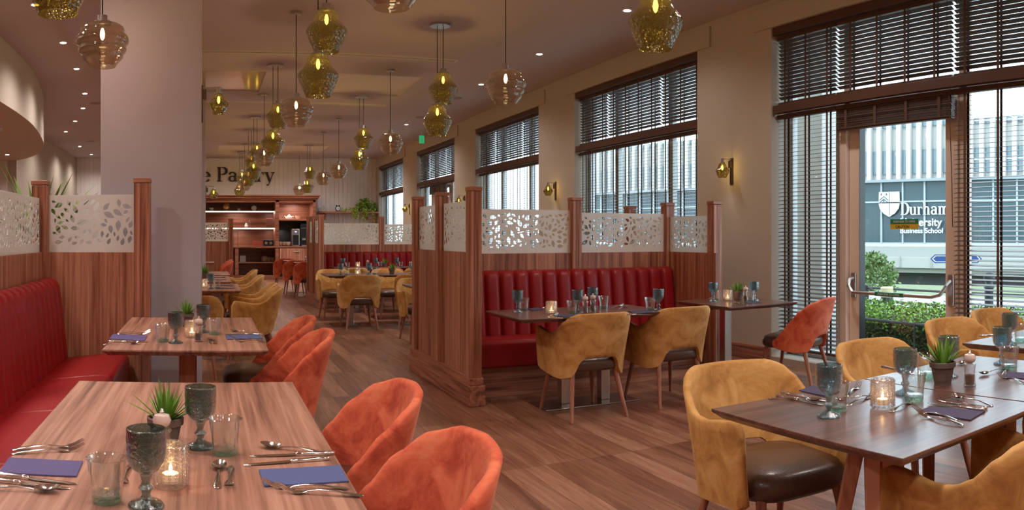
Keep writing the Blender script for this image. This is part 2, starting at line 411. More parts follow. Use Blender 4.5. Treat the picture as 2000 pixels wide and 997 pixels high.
def blind(i, y0, y1, z0, z1, tilt, where, gathered=False, tapes=3):
    c = (y0+y1)/2
    e = empty('venetian_blind', (XB, c, z0))
    tag(e, 'dark wooden venetian blind, %s of %s' % (where, WPOS[i]), 'blind', 'wooden venetian blinds')
    def B(mb, name, m, bev=0): 
        mb.v = [(x, y, z-z0) for x, y, z in mb.v]; return mb.build(name, m, e, bevel=bev)
    g = 0.012
    if not gathered:
        mb = MB(); slats(mb, y0+g, y1-g, z0+0.05, z1-0.05, 0.041, tilt, c); B(mb, 'slats', M_SLAT)
        B(MB().box(-0.022, 0.022, y0+g-c, y1-g-c, z0+0.015, z0+0.037), 'bottom_rail', M_RAIL)
        for k in range(tapes):
            y = y0 + (y1-y0)*(0.14 + 0.72*k/(tapes-1)) - c
            mb = MB(); mb.box(-0.028, -0.026, y-0.012, y+0.012, z0+0.03, z1-0.03); mb.box(0.026, 0.028, y-0.012, y+0.012, z0+0.03, z1-0.03)
            B(mb, 'ladder_tape', M_TAPE)
        B(MB().tube([(-0.035, y0+0.05-c, z1-0.04), (-0.035, y0+0.052-c, z1-0.5*(z1-z0))], 0.003, 5), 'pull_cord', M_TAPE)
    else:
        rnd = random.Random(i); mb = MB(); n = 17; hgt = z1-z0-0.05
        for k in range(n):
            z = z1-0.05-(k+0.5)*hgt/n; o = rnd.uniform(-.009, .009)
            mb.box(-0.027+o, 0.027+o, y0+g-c, y1-g-c, z-0.0034, z+0.0034)
        B(mb, 'slats', M_SLAT)
        B(MB().box(-0.026, 0.026, y0+g-c, y1-g-c, z0-0.012, z0+0.012), 'bottom_rail', M_RAIL)
        for k in range(4):
            y = y0 + (y1-y0)*(0.1 + 0.8*k/3) - c
            B(MB().box(-0.036, -0.030, y-0.016, y+0.016, z0, z1-0.05), 'ladder_tape', M_TAPE)
        B(MB().tube([(-0.035, y0+0.03-c, z1-0.05), (-0.036, y0+0.0-c, z0-0.5), (-0.036, y0-0.01-c, z0-0.95)], 0.004, 5), 'pull_cord', M_TAPE)
    B(MB().box(-0.03, 0.03, y0+0.004-c, y1-0.004-c, z1-0.045, z1), 'head_rail', M_RAIL, 0.003)
    return e
MR = 2.62
for i, a, b in WIN:
    door = (i == 5 or i == 2)
    we, d0, d1 = window_frames(i, a, b, door)
    for nm, z in (('head_pelmet', HEAD-0.04), ('middle_pelmet', MR)):
        o = MB().box(XB-0.10, XB-0.035, a+0.012, b-0.012, z-0.042, z+0.042).build(nm, M_RAIL, None, bevel=0.003)
        tag(o, 'stained wooden pelmet rail %s %s' % ('across the head of' if z > 3 else 'halfway up', WPOS[i]), 'rail', 'pelmet rails of the blinds')
    secs = [(d0, b, 'far'), (d1, d0, 'centre'), (a, d1, 'near')]
    for y0, y1, w in secs:
        blind(i, y0, y1, MR+0.045, HEAD-0.08, math.radians(-26), 'upper %s blind' % w, tapes=4 if w == 'centre' else 3)
        if door and w == 'centre':
            blind(i, y0, y1, 2.34, MR-0.045, 0, 'gathered lower blind', gathered=True)
        else:
            blind(i, y0, y1, SILL+0.06, MR-0.045, math.radians(12), 'lower %s blind' % w, tapes=4 if w == 'centre' else 3)

# glazed doors in windows 5 and 2
def glazed_door(idx, i, a, b):
    d0, d1 = b-0.835, a+0.91; c = (d0+d1)/2
    e = empty('door_%d' % idx, (XB+0.12, c, 0)); e['kind'] = 'structure'
    y0, y1 = d1+0.045-c, d0-0.045-c
    def bx(name, ya, yb, z0, z1, x0=0.0, x1=0.08, m=M_FRAME): return MB().box(x0, x1, ya, yb, z0, z1).build(name, m, e, bevel=0.004)
    bx('door_stile', y0, y0+0.13, SILL, 2.58); bx('door_stile', y1-0.13, y1, SILL, 2.58)
    bx('door_jamb', y1, y1+0.10, SILL, 2.58, -0.05, 0.0); bx('door_seal', y1-0.135, y1-0.13, SILL+.1, 2.5, -0.002, 0.082, M_BLACK)
    bx('door_gasket', y1+0.10, y1+0.125, SILL, 2.58, -0.06, 0.0, M_WHITE)
    bx('door_rail', y0+0.13, y1-0.13, SILL, SILL+0.14); bx('door_rail', y0+0.13, y1-0.13, 2.46, 2.58)
    MB().box(0.035, 0.042, y0+0.13, y1-0.13, SILL+0.14, 2.46).build('door_glass', M_PANE, e)
    return e, y0, y1, c
de, dy0, dy1, dc = glazed_door(1, 5, 2.80, 5.905)
glazed_door(2, 2, 15.99, 19.07)
# panic bar
pb = empty('panic_bar', (XB+0.12, dc, 0.78)); tag(pb, 'horizontal steel push bar across the glazed exit door', 'push bar')
MB().tube([(-0.10, dy0+0.12, 0.02), (-0.115, dy0+0.2, 0.0), (-0.115, dy1-0.14, 0.0)], 0.017, 10).build('bar', simple('brushed bar metal', (0.60,0.52,0.46), 0.35, 1.0), pb, smooth=True)
MB().box(-0.134, -0.096, dc*0-0.13, 0.20, -0.019, 0.019).build('green_sticker', simple('green sticker', (0.01,0.16,0.07), 0.5), pb, bevel=0.004)
MB().tube([(-0.012, dy0+0.065, 0.14), (-0.07, dy0+0.075, 0.10), (-0.10, dy0+0.12, 0.02)], 0.016, 8).build('bracket', M_STEEL, pb, smooth=True)
MB().tube([(-0.012, dy1-0.065, 0.13), (-0.06, dy1-0.06, 0.12), (-0.10, dy1-0.075, 0.06), (-0.115, dy1-0.14, 0.0)], 0.016, 8).build('bracket', M_STEEL, pb, smooth=True)
MB().box(-0.02, 0.0, dy0+0.035, dy0+0.095, -0.08, 0.20).build('end_plate', M_STEEL, pb, bevel=0.008)
MB().box(-0.02, 0.0, dy1-0.095, dy1-0.035, -0.06, 0.18).build('end_plate', M_STEEL, pb, bevel=0.008)
# door sticker
stk = empty('door_sticker', (XB+0.12+0.031, 4.37, 1.425)); tag(stk, 'green and yellow notice stuck to the glass of the exit door', 'notice')
MB().box(-0.001, 0.001, -0.165, 0.165, 0.0, 0.047).build('green_band', simple('notice green', (0.02,0.20,0.09), 0.5), stk)
MB().box(-0.001, 0.001, -0.165, 0.165, -0.045, 0.0).build('yellow_band', simple('notice yellow', (0.62,0.42,0.03), 0.5), stk)
def to_mesh(o):
    dg = bpy.context.evaluated_depsgraph_get(); me = bpy.data.meshes.new_from_object(o.evaluated_get(dg))
    n = bpy.data.objects.new('lettering', me); COL.objects.link(n); n.parent = o.parent; n.location = o.location; n.rotation_euler = o.rotation_euler; n.scale = o.scale
    bpy.data.objects.remove(o); return n
def text(body, size, loc, rot, mat, parent=None, ext=0.001, align='CENTER', name='lettering', bold=0):
    c = bpy.data.curves.new(name, 'FONT'); c.body = body; c.size = size; c.extrude = ext; c.align_x = align; c.offset = bold
    o = bpy.data.objects.new(name, c); COL.objects.link(o); c.materials.append(mat)
    o.location = loc; o.rotation_euler = rot
    if parent: o.parent = parent
    return to_mesh(o)
text('CAUTION', 0.036, (-0.002, 0.02, -0.035), (pi/2, 0, -pi/2), M_BLACK, stk)
text('PUSH BAR TO OPEN', 0.028, (-0.002, 0.0, 0.014), (pi/2, 0, -pi/2), M_WHITE, stk)
text('PUSH BAR TO OPEN', 0.028, (-0.136, 0.035, -0.009), (pi/2, 0, -pi/2), M_WHITE, pb)

# exit sign
ex = empty('exit_sign', (4.9, 17.1, 3.55)); tag(ex, 'small green emergency exit sign hanging below the ceiling at the window wall', 'exit sign')
MB().box(-0.06, 0.06, -0.01, 0.01, -0.09, 0.09).build('sign_panel', simple('lit exit green', (0.02,0.45,0.15), 0.4, emit=(0.05,0.8,0.3), es=0.2), ex)
mb = MB(); mb.tube([(0.0,-0.013,0.01),(0.008,-0.013,-0.02),(-0.012,-0.013,-0.05)], 0.006, 6); mb.tube([(0.008,-0.013,-0.02),(0.022,-0.013,-0.035)], 0.005, 6); mb.tube([(-0.018,-0.013,0.0),(0.018,-0.013,0.012)], 0.004, 6); mb.ball((0.008,-0.013,0.028), 0.009)
mb.build('running_figure', M_WHITE, ex)
MB().box(-0.01, 0.01, -0.01, 0.01, 0.09, 0.209).build('stem', M_WHITE, ex)

# ------------------------------------------------------------------ ceiling fittings
def make_down():
    e = empty('downlight')
    MB().lathe([(0.055,-0.004),(0.055,0.0)], 20, cap1=True, cap0=True).build('trim_ring', M_WHITE, e)
    MB().lathe([(0.038,-0.007),(0.038,-0.004)], 16, cap0=True).build('lens', M_SPOT, e)
    return e
KD = Kind(make_down)
rowR = [7.1, 9.36, 11.6, 16.3, 21.1]
nR = ['nearest', 'second', 'third', 'fourth', 'farthest']
lights = [((4.32, y, CZ), 'small round ceiling downlight above the windows, %s of the row' % n) for y, n in zip(rowR, nR)]
LL = [(-1.80,7.9),(-1.81,9.53),(-1.90,11.05),(-2.09,13.0),(-2.37,14.5),(-2.8,16.1),(-3.3,17.7),(-3.47,20.7),(-3.47,22.8)]
nl = ['nearest', 'second', 'third', 'fourth', 'fifth', 'sixth', 'seventh', 'eighth', 'farthest']
lights += [((x, y, CZ), 'small round downlight in the curving row over the left aisle, %s along it' % n) for (x, y), n in zip(LL, nl)]
lights += [((-4.0, 15.0, BZ), 'round downlight set in the underside of the curved bulkhead')]
for loc, lab in lights:
    o = place(KD, loc, 0, lab, 'downlight', 'recessed ceiling downlights')
    add_light('SPOT', 'downlight_beam', (loc[0], loc[1], loc[2]-0.03), P_SPOT*(0.5 if loc[0] > 4 and loc[1] < 15 else 1.0), WARM, size=0.14, spot=math.radians(150))
# unseen downlights around the camera; the far left ones added for ambient light
for x, y in ((4.3, 4.6), (4.3, 2.2), (4.3,-0.5), (-1.8, 5.6), (-1.8, 3.2), (-1.8, 0.8), (1.2, -1.5), (1.2, 1.0), (2.9, 1.0), (-0.2, 2.6), (-2.0,-1.5), (3.0,-1.8), (-4.2, 2.0), (-4.2, 5.5), (-4.2, 9.0), (-6.0, 7.0), (-6.0, 12.0)):
    z = RZ if rx0 < x < rx1 else (BZ if x < -2.6 else CZ)
    o = place(KD, (x, y, z), 0, 'round ceiling downlight outside the photograph near the camera', 'downlight', 'downlights near the camera')
    add_light('SPOT', 'downlight_beam', (x, y, z-0.03), P_SPOT*(2.2 if y < 0 else 1.5 if x < -1.5 else 1.0), WARM, size=0.14, spot=math.radians(150))
for x, y in ((0.6, 21.5), (1.8, 21.0), (3.0, 21.5), (2.6, 12.0)):      # added spots without fittings, hidden in the coffers to brighten the back
    add_light('SPOT', 'added_fill_beam', (x, y, RZ+0.02), P_SPOT*1.7, WARM, size=0.1, spot=math.radians(165))
def ceil_disc(x, y, z, lab, r=0.11):
    o = MB().lathe([(r*0.3,-0.012),(r*0.9,-0.012),(r,0.0)], 24, cap0=True).build('ceiling_speaker', simple('speaker grille', (0.36,0.31,0.28), 0.8), None, smooth=True, loc=(x, y, z))
    tag(o, lab, 'ceiling speaker')
ceil_disc(-2.05, 14.0, CZ, 'round grille in the ceiling beside the fourth left-aisle downlight')
ceil_disc(-3.0, 19.6, CZ, 'round grille in the ceiling over the far left aisle')
ceil_disc(4.33, 12.9, CZ, 'round grille in the ceiling near the third window downlight')
ceil_disc(4.33, 15.2, CZ, 'round grille in the ceiling above the exit sign side')
ceil_disc(0.95, 12.1+0.9, RZ, 'round grille in the ceiling raft between the two coffers')
o = MB().lathe([(0.03,-0.05),(0.05,-0.04),(0.055,0.0)], 16, cap0=True).build('smoke_detector', M_WHITE, None, smooth=True, loc=(-3.15, 11.3, BZ)); tag(o, 'white smoke detector under the curved bulkhead', 'smoke detector')
for j, (y, x0, x1) in enumerate(((9.98, -1.3, 3.36), (13.75, -1.3, 3.25), (19.6, -1.3, 3.2))):
    e = empty('slot_vent', ((x0+x1)/2, y, RZ)); w = (x1-x0)/2
    tag(e, 'long white slot air vent in the ceiling, %s of three' % ('nearest', 'middle', 'farthest')[j], 'air vent', 'slot vents in the ceiling raft')
    mb = MB(); mb.box(-w, w, -0.08, -0.05, -0.012, 0); mb.box(-w, w, 0.05, 0.08, -0.012, 0); mb.box(-w, -w+0.02, -0.05, 0.05, -0.012, 0); mb.box(w-0.02, w, -0.05, 0.05, -0.012, 0)
    mb.build('frame', simple('vent white', (0.70,0.64,0.58), 0.5), e)
    MB().box(-w+0.02, w-0.02, -0.006, 0.006, -0.010, -0.001).build('blade', M_WHITE, e)
    MB().box(-w+0.02, w-0.02, -0.05, 0.05, -0.002, 0).build('slot', simple('vent dark', (0.12,0.10,0.09), 0.8), e)

# ------------------------------------------------------------------ pendants
def spiral(r, z, a): return r
GP = [(0.062,0.345),(0.078,0.335),(0.092,0.30),(0.104,0.265),(0.122,0.235),(0.150,0.205),(0.165,0.185),(0.169,0.165),(0.163,0.145),(0.145,0.10),(0.122,0.05),(0.106,0.015),(0.100,0.0)]
AP = [(0.060,0.305),(0.085,0.300),(0.125,0.287),(0.150,0.268),(0.156,0.250),(0.152,0.236),(0.160,0.226),(0.180,0.205),(0.186,0.180),(0.180,0.155),(0.164,0.143),(0.166,0.132),(0.170,0.115),(0.160,0.095),(0.142,0.082),(0.146,0.070),(0.140,0.055),(0.115,0.030),(0.092,0.0)]
GREENS, AMBERS = {}, {}
def shade_mesh(prof, s, n=40, diamond=0.0):
    def fn(r, z, a):
        return r*(1 + diamond*(cos(12*a + z/s*38)*cos(12*a - z/s*38)))
    mb = MB(); mb.lathe([(r*s, z*s) for r, z in prof], n, fn=fn if diamond else None); return mb
def bulb(parent, z, s=1.0):
    MB().lathe([(0.004,0.0),(0.012*s,0.012*s),(0.016*s,0.035*s),(0.012*s,0.06*s),(0.006*s,0.075*s)], 10, cap0=True, cap1=True).build('bulb', M_BULB, parent, smooth=True, loc=(0,0,z))
def shade_parts(e, prof, mat, dz, s=1.0, dx=0.0, diamond=0.0):
    """shade, its metal cap and bulb, bottom of glass at height dz of the parent"""
    g = shade_mesh(prof, s, 48, diamond).build('glass_shade', mat, e, smooth=True, loc=(dx,0,dz), angle=80)
    top = prof[0][1]*s; r0 = prof[0][0]*s
    MB().lathe([(r0*1.02, -0.012*s),(r0*1.02, 0.008*s),(0.036*s, 0.010*s),(0.036*s, 0.05*s),(0.006*s,0.052*s)], 20, cap1=True).build('metal_cap', M_STEEL, g, smooth=True, loc=(0,0,top), angle=30)
    bulb(g, top-0.12*s, s*1.1)
    add_light('POINT', 'bulb_light', (dx, 0, dz+top-0.09*s), P_BULB, (1.0,0.84,1.0) if mat == M_GREENG else WARMER, e, size=0.03)
def pendant(x, y, kind, ctop, labels):
    """kind 'A' amber single; 'D' two green shades on one canopy"""
    e = empty('pendant_lamp', (x, y, ctop))
    if kind == 'A':
        dz = 2.647-0.155-ctop
        MB().lathe([(0.06,-0.03),(0.06,0.0)], 24, cap0=True, cap1=True).build('canopy', M_STEEL, e, smooth=True, angle=30)
        shade_parts(e, AP, M_AMBER, dz, 1.0)
        MB().tube([(0,0,-0.02),(0,0,dz+0.355)], 0.0045, 6).build('cord', M_BLACK, e)
        tag(e, labels, 'pendant lamp', 'smoky amber ringed glass pendants')
    else:
        MB().lathe([(0.115,-0.028),(0.115,0.0)], 28, cap0=True, cap1=True).build('canopy', M_STEEL, e, smooth=True, angle=30)
        for sx, zc in ((0.035, 2.99), (-0.035, 2.623)):
            dz = zc-0.17-ctop
            shade_parts(e, GP, M_GREENG, dz, 1.0, dx=sx, diamond=0.008)
            MB().tube([(sx,0,-0.02),(sx,0,dz+0.395)], 0.0045, 6).build('cord', M_BLACK, e)
        tag(e, labels, 'pendant lamp', 'paired olive green glass pendants')
    return e
R1 = [(2.61,3.9,'D'),(2.59,6.33,'A'),(2.60,8.31,'D'),(2.62,10.78,'A'),(2.63,12.93,'D'),(2.68,15.5,'A'),(2.68,17.6,'A'),(2.68,20.2,'D'),(2.68,22.3,'A')]
R2 = [(0.94,3.84,'A'),(0.935,6.2,'D'),(0.95,8.18,'A'),(0.953,10.72,'D'),(0.96,12.93,'A'),(0.966,15.45,'D'),(0.966,17.4,'D'),(0.966,20.0,'A'),(0.966,22.1,'D')]
R3 = [(-0.725,3.85,'D'),(-0.726,5.28,'A')]
nth = ['nearest','second','third','fourth','fifth','sixth','seventh','eighth','farthest']
for row, nm in ((R1, 'window-side'), (R2, 'middle'), (R3, 'left')):
    for k, (x, y, t) in enumerate(row):
        s = 'smoky amber ringed glass pendant' if t == 'A' else 'two olive green glass shades on one canopy'
        w = nth[k] if nm != 'left' else ('nearest', 'one before the grey column')[k]
        lab = '%s, %s in the %s row' % (s, w, nm) if nm != 'left' else (s + (', cut by the top left corner' if k == 0 else ', hanging in front of the grey column'))
        pendant(x, y, t, RZ, lab)

# wall sconces
def sconce(loc, rotz, lab, s=0.455):
    """plate on a wall whose outward normal is local +X"""
    e = empty('wall_sconce', loc, rotz)
    MB().box(0, 0.012, -0.028, 0.028, -0.16, 0.13).build('back_plate', M_DARKM, e, bevel=0.003)
    MB().box(0.012, 0.04, -0.02, 0.02, 0.02, 0.10).build('arm_mount', M_DARKM, e, bevel=0.003)
    MB().tube([(0.012,0,0.115),(0.135,0,0.115)], 0.006, 8).build('arm', M_STEEL, e, smooth=True)
    g = shade_mesh(GP, s, 32, 0.02).build('glass_shade', M_GREENG, e, smooth=True, loc=(0.135,0,-0.09), angle=80)
    MB().lathe([(0.030,0),(0.030,0.012),(0.016,0.014),(0.016,0.055)], 14, cap1=True).build('metal_cap', M_STEEL, g, smooth=True, loc=(0,0,0.345*s), angle=30)
    bulb(g, 0.345*s-0.075, 0.75)
    add_light('POINT', 'sconce_light', (0.135,0,0.01), P_SCONCE, WARMER, e, size=0.02)
    tag(e, lab, 'wall lamp', 'small green glass wall lamps')
for y, lab in ((6.55, 'on the pier between the glazed door and the second window'), (10.93, 'on the pier above the front booth screen'), (15.3, 'on the third pier, half hidden behind the booth post'), (19.75, 'on the fourth pier above the rear booth screen')):
    sconce((XW, y, 2.04), pi, 'small olive glass wall lamp %s' % lab)
sconce((-0.046, 6.05, 2.37), 0, 'small olive glass wall lamp on the side of the grey column')
sconce((-0.03, 12.75, 2.02), 0, 'small olive glass wall lamp behind the column, in front of the shelf unit')

# ------------------------------------------------------------------ leaf screens
def leaf_outline(x, y, a, L, w, n=7):
    P = []
    for i in range(n+1):
        t = i/n; P.append((t*L, w*sin(pi*t**0.85)*(1-0.25*t)))
    Q = P + [(px, -py) for px, py in P[-2:0:-1]]
    return [(x+px*cos(a)-py*sin(a), y+px*sin(a)+py*cos(a)) for px, py in Q]
SCR = {}
def leaf_mesh(w, h, seed):
    """a frosted sheet w x h in the XZ plane with clear leaf and stem shaped openings"""
    key = (round(w,2), round(h,2), seed)
    if key in SCR: return SCR[key]
    rnd = random.Random(seed); holes = []; mg = 0.045
    def ok(pl, gap=0.006):
        for (x, y) in pl:
            if not (0.012 < x < w-0.012 and mg < y < h-0.03): return False
        cx = sum(p[0] for p in pl)/len(pl); cy = sum(p[1] for p in pl)/len(pl)
        rr = max(hypot(p[0]-cx, p[1]-cy) for p in pl)
        for (ox, oy, orr, opl) in holes:
            if hypot(ox-cx, oy-cy) > rr+orr+gap: continue
            for p in pl:
                for q in opl:
                    if abs(p[0]-q[0]) < 0.012 and hypot(p[0]-q[0], p[1]-q[1]) < 0.010: return False
            # containment
            if inside(cx, cy, opl) or inside(ox, oy, pl): return False
        holes.append((cx, cy, rr, pl)); return True
    def inside(x, y, pl):
        c = False; j = len(pl)-1
        for i in range(len(pl)):
            if (pl[i][1] > y) != (pl[j][1] > y) and x < (pl[j][0]-pl[i][0])*(y-pl[i][1])/(pl[j][1]-pl[i][1]+1e-12)+pl[i][0]: c = not c
            j = i
        return c
    nb = max(3, int(w*6))
    for b in range(nb):
        x, y = rnd.uniform(0.05, w-0.05), rnd.uniform(mg, h-0.1); a = rnd.uniform(0, 2*pi); k = rnd.uniform(-4, 4)
        pts = [(x, y)]; n = 22
        for i in range(n):
            a += k*0.012; x += 0.012*cos(a); y += 0.012*sin(a); pts.append((x, y))
        th = 0.0032
        up, dn = [], []
        for i, p in enumerate(pts):
            q = pts[min(i+1, n)]; r_ = pts[max(i-1, 0)]; d = atan2(q[1]-r_[1], q[0]-r_[0]); t = th*(1-0.7*i/n)
            up.append((p[0]-t*sin(d), p[1]+t*cos(d))); dn.append((p[0]+t*sin(d), p[1]-t*cos(d)))
        ok(up + dn[::-1])
        for i in range(2, n, 3):
            p = pts[i]; d = atan2(pts[i][1]-pts[i-1][1], pts[i][0]-pts[i-1][0])
            for sgn in (1, -1):
                L = rnd.uniform(0.055, 0.088); aa = d+sgn*rnd.uniform(0.6, 1.1)
                ok(leaf_outline(p[0]+0.014*cos(aa), p[1]+0.014*sin(aa), aa, L, L*0.27))
    for _ in range(int(5000*w)):
        L = rnd.uniform(0.035, 0.078); ok(leaf_outline(rnd.uniform(0, w), rnd.uniform(0, h), rnd.uniform(0, 2*pi), L, L*rnd.uniform(0.24, 0.32)))
    cu = bpy.data.curves.new('frost', 'CURVE'); cu.dimensions = '2D'; cu.fill_mode = 'BOTH'; cu.extrude = 0.0012
    for pl in [[(0,0),(w,0),(w,h),(0,h)]] + [hh[3] for hh in holes]:
        s = cu.splines.new('POLY'); s.points.add(len(pl)-1); s.use_cyclic_u = True
        for i, p in enumerate(pl): s.points[i].co = (p[0], p[1], 0, 1)
    ob = bpy.data.objects.new('frost', cu); COL.objects.link(ob)
    dg = bpy.context.evaluated_depsgraph_get(); me = bpy.data.meshes.new_from_object(ob.evaluated_get(dg))
    bpy.data.objects.remove(ob); me.transform(Matrix.Rotation(pi/2, 4, 'X')); me.materials.clear(); me.materials.append(M_FROST)
    SCR[key] = me; return me
def glass_panel(parent, x, y, z, w, h, rotz, seed):
    """panel starting at (x,y,z), running w along rotz"""
    g = MB().box(0, w, 0.002, 0.008, 0, h).build('glass_panel', M_CLEAR, parent, loc=(x, y, z), rotz=rotz)
    f = bpy.data.objects.new('leaf_film', leaf_mesh(w, h, seed)); COL.objects.link(f); f.parent = g
    return g
def post(parent, x, y, top, s=0.10, skirt=False):
    h = s/2
    p = MB().box(-h, h, -h, h, 0, top-0.035).build('post', M_WOODV, parent, bevel=0.004, loc=(x, y, 0))
    MB().box(-h-0.004, h+0.004, -h-0.004, h+0.004, top-0.032, top).build('post_cap', M_WOODX, p, bevel=0.003)
    return p
GT, GB, PT = 1.598, 1.188, 1.70
def booth_partition(x0, y0, lab, tops, seed, gt, gb, wing=True):
    """side screen along Y at x0, rear screen along X at y0+0.87, wing at the window end"""
    e = empty('booth_partition', (x0, y0, 0)); tag(e, lab, 'booth screen')
    ym = 0.87; y2 = 1.70; xe = 2.42
    # wood panels (upright) and skirting
    MB().box(0.03, 0.07, 0.05, y2, 0, gb).build('side_panel', M_WOODV, e, bevel=0.002)
    mb = MB(); mb.box(-0.02, 0.12, -0.025, y2+0.03, 0, 0.16); mb.box(-0.01, 0.11, -0.015, y2+0.02, 0.16, 0.215); mb.build('skirting', M_WOODY, e, bevel=0.006)
    MB().box(0.1, xe, ym-0.02, ym+0.02, 0, gb-0.03).build('rear_panel', M_WOODV, e, bevel=0.002)
    post(e, 0.05, 0.05, tops[0]); post(e, 0.05, ym, tops[0]); post(e, 0.05, y2-0.05, tops[0])
    post(e, 1.36, ym, tops[1]); post(e, xe, ym, tops[2])
    glass_panel(e, 0.05, 0.10, gb, ym-0.15, gt-gb, pi/2, seed)
    glass_panel(e, 0.05, ym+0.05, gb, y2-0.10-ym-0.05, gt-gb, pi/2, seed+1)
    glass_panel(e, 0.10, ym, gb-0.03, 1.36-0.15, gt-gb-0.01, 0, seed+2)
    glass_panel(e, 1.41, ym, gb-0.03, xe-1.46, gt-gb-0.03, 0, seed+3)
    if wing:
        MB().box(xe-0.02, xe+0.02, 0.05, y2, 0, gb-0.03).build('side_panel', M_WOODV, e, bevel=0.002)
        post(e, xe+0.03, 0.13, tops[3]); post(e, xe+0.03, y2-0.05, tops[3])
        glass_panel(e, xe, 0.19, gb-0.04, ym-0.24, gt-gb-0.05, pi/2, seed+4)
        glass_panel(e, xe, ym+0.05, gb-0.04, y2-0.10-ym-0.05, gt-gb-0.05, pi/2, seed+5)
    return e
bench_n = [0]
def channels(w, zb, zt, lean, n, th=0.07):
    """a channelled backrest w wide along X, front facing -Y, back at y=0"""
    mb = MB(); G = []; m = 8
    cols = []
    for c in range(n):
        for j in range(m+1):
            t = j/m; x = (c+0.02+0.96*t)*w/n; b = sqrt(max(0, 1-(2*t-1)**4)); cols.append((x, b))
    prof = [(0, 0.0), (0.3, 0.0), (0.8, 0.0), (0.93, 0.35), (0.98, 0.8), (1.0, 1.3)]
    rows = []
    for (s, rnd_) in [(0,0),(0.3,0),(0.7,0),(0.9,0.05),(0.96,0.22),(0.985,0.5),(1.0,1.0)]:
        rows.append((s, rnd_))
    for (s, r) in rows:
        row = []
        for (x, b) in cols:
            d = th*(0.45+0.55*b)*(1-r); row.append((x, lean*s - d, zb + (zt-zb)*s - (0.012*(1-b) if s > 0.9 else 0)))
        G.append(row)
    G.append([(x, lean+0.05, zt-0.012) for x, b in cols]); G.append([(x, 0.05, zb) for x, b in cols])
    mb.grid(G); return mb
def banquette(loc, rotz, w, lab, n=None, depth=0.45, cush=None, zt=1.01, plinth=True, zs=0.47):
    """seat along local X, sitter faces -Y; origin at back-left on floor; back at y=0"""
    e = empty('banquette', loc, rotz); tag(e, lab, 'banquette seat')
    n = n or round(w/0.14)
    channels(w, 0.40, zt, 0.07, n).build('backrest', M_RED, e, smooth=True, loc=(0, -0.12, 0), angle=50)
    cs = cush or [w]; x = 0
    for cw in cs:
        mb = MB(); F = -0.15-depth
        prof = [(-0.10, 0.44), (F+0.10, zs), (F+0.03, zs-0.005), (F+0.005, zs-0.03), (F, zs-0.07), (F+0.004, 0.25), (F+0.02, 0.245), (-0.10, 0.245)]
        mb.prism(prof, cw-0.006, 'x', x+0.003); mb.build('seat_cushion', M_RED, e, bevel=0.012, smooth=True, angle=60); x += cw
    MB().box(0.01, w-0.01, -0.08-depth, -0.05, 0, 0.244).build('plinth', M_WOODX, e, bevel=0.002)
    MB().box(0, w, -0.055, 0.0, 0, zt-0.12).build('back_board', M_WOODX, e)
    return e
P1 = booth_partition(1.985, 5.58, 'walnut booth screen with frosted leaf glass around the front red booth', [1.70, 1.68, 1.655, 1.645], 11, GT, GB)
banquette((2.10, 6.42, 0), 0, 2.28, 'long red channelled banquette inside the front walnut booth', n=16, depth=0.50)
b = banquette((4.36, 6.49, 0), pi, 2.26, 'red banquette backing onto the front booth, hidden behind its leaf screen', n=16, depth=0.5)
P2 = booth_partition(2.0, 13.70, 'walnut booth screen with frosted leaf glass around the rear booth', [1.70, 1.69, 1.68, 1.67], 31, GT, GB-0.01)
banquette((2.12, 14.54, 0), 0, 2.28, 'red channelled banquette of the rear booth by the far windows', n=16, depth=0.50)

# left partition: end screen and long screen behind the near banquette
e = empty('booth_partition', (-1.21, 5.50, 0)); tag(e, 'walnut screen with frosted leaf glass at the left banquette', 'booth screen')
post(e, 0.0, 0.0, 1.72, 0.115); post(e, 0.745, 0.0, 1.73, 0.115)
MB().box(0.05, 0.69, -0.02, 0.02, 0, 1.20).build('end_panel', M_WOODV, e, bevel=0.002)
glass_panel(e, 0.06, 0.0, 1.20, 0.625, 0.415, 0, 51)
MB().box(-0.02, 0.02, -5.2, -0.05, 0, 1.20).build('side_panel', M_WOODV, e, bevel=0.002)
for k in range(3):
    glass_panel(e, 0.0, -0.06-k*1.75, 1.20, 1.60, 0.39, -pi/2, 55+k)
    if k < 2: post(e, 0.0, -0.06-1.67-k*1.75, 1.72, 0.115)
banquette((-1.17, 5.44-4.85, 0), pi/2, 4.83, 'long red leather banquette against the left walnut screen', n=34, depth=0.47, cush=[0.46, 0.77, 0.9, 0.9, 0.9, 0.9], zt=1.02, zs=0.49)
# screen at the back before the shelf unit
e = empty('booth_partition', (-0.9, 18.0, 0)); tag(e, 'walnut screen with leaf glass standing in front of the shelf unit', 'booth screen')
MB().box(0, 1.40, -0.02, 0.02, 0, 1.18).build('panel', M_WOODV, e, bevel=0.002)
glass_panel(e, 0.02, 0, 1.185, 1.37, 0.44, 0, 71); post(e, 1.45, 0, 1.72, 0.11); post(e, 0.0, 0, 1.72, 0.11)

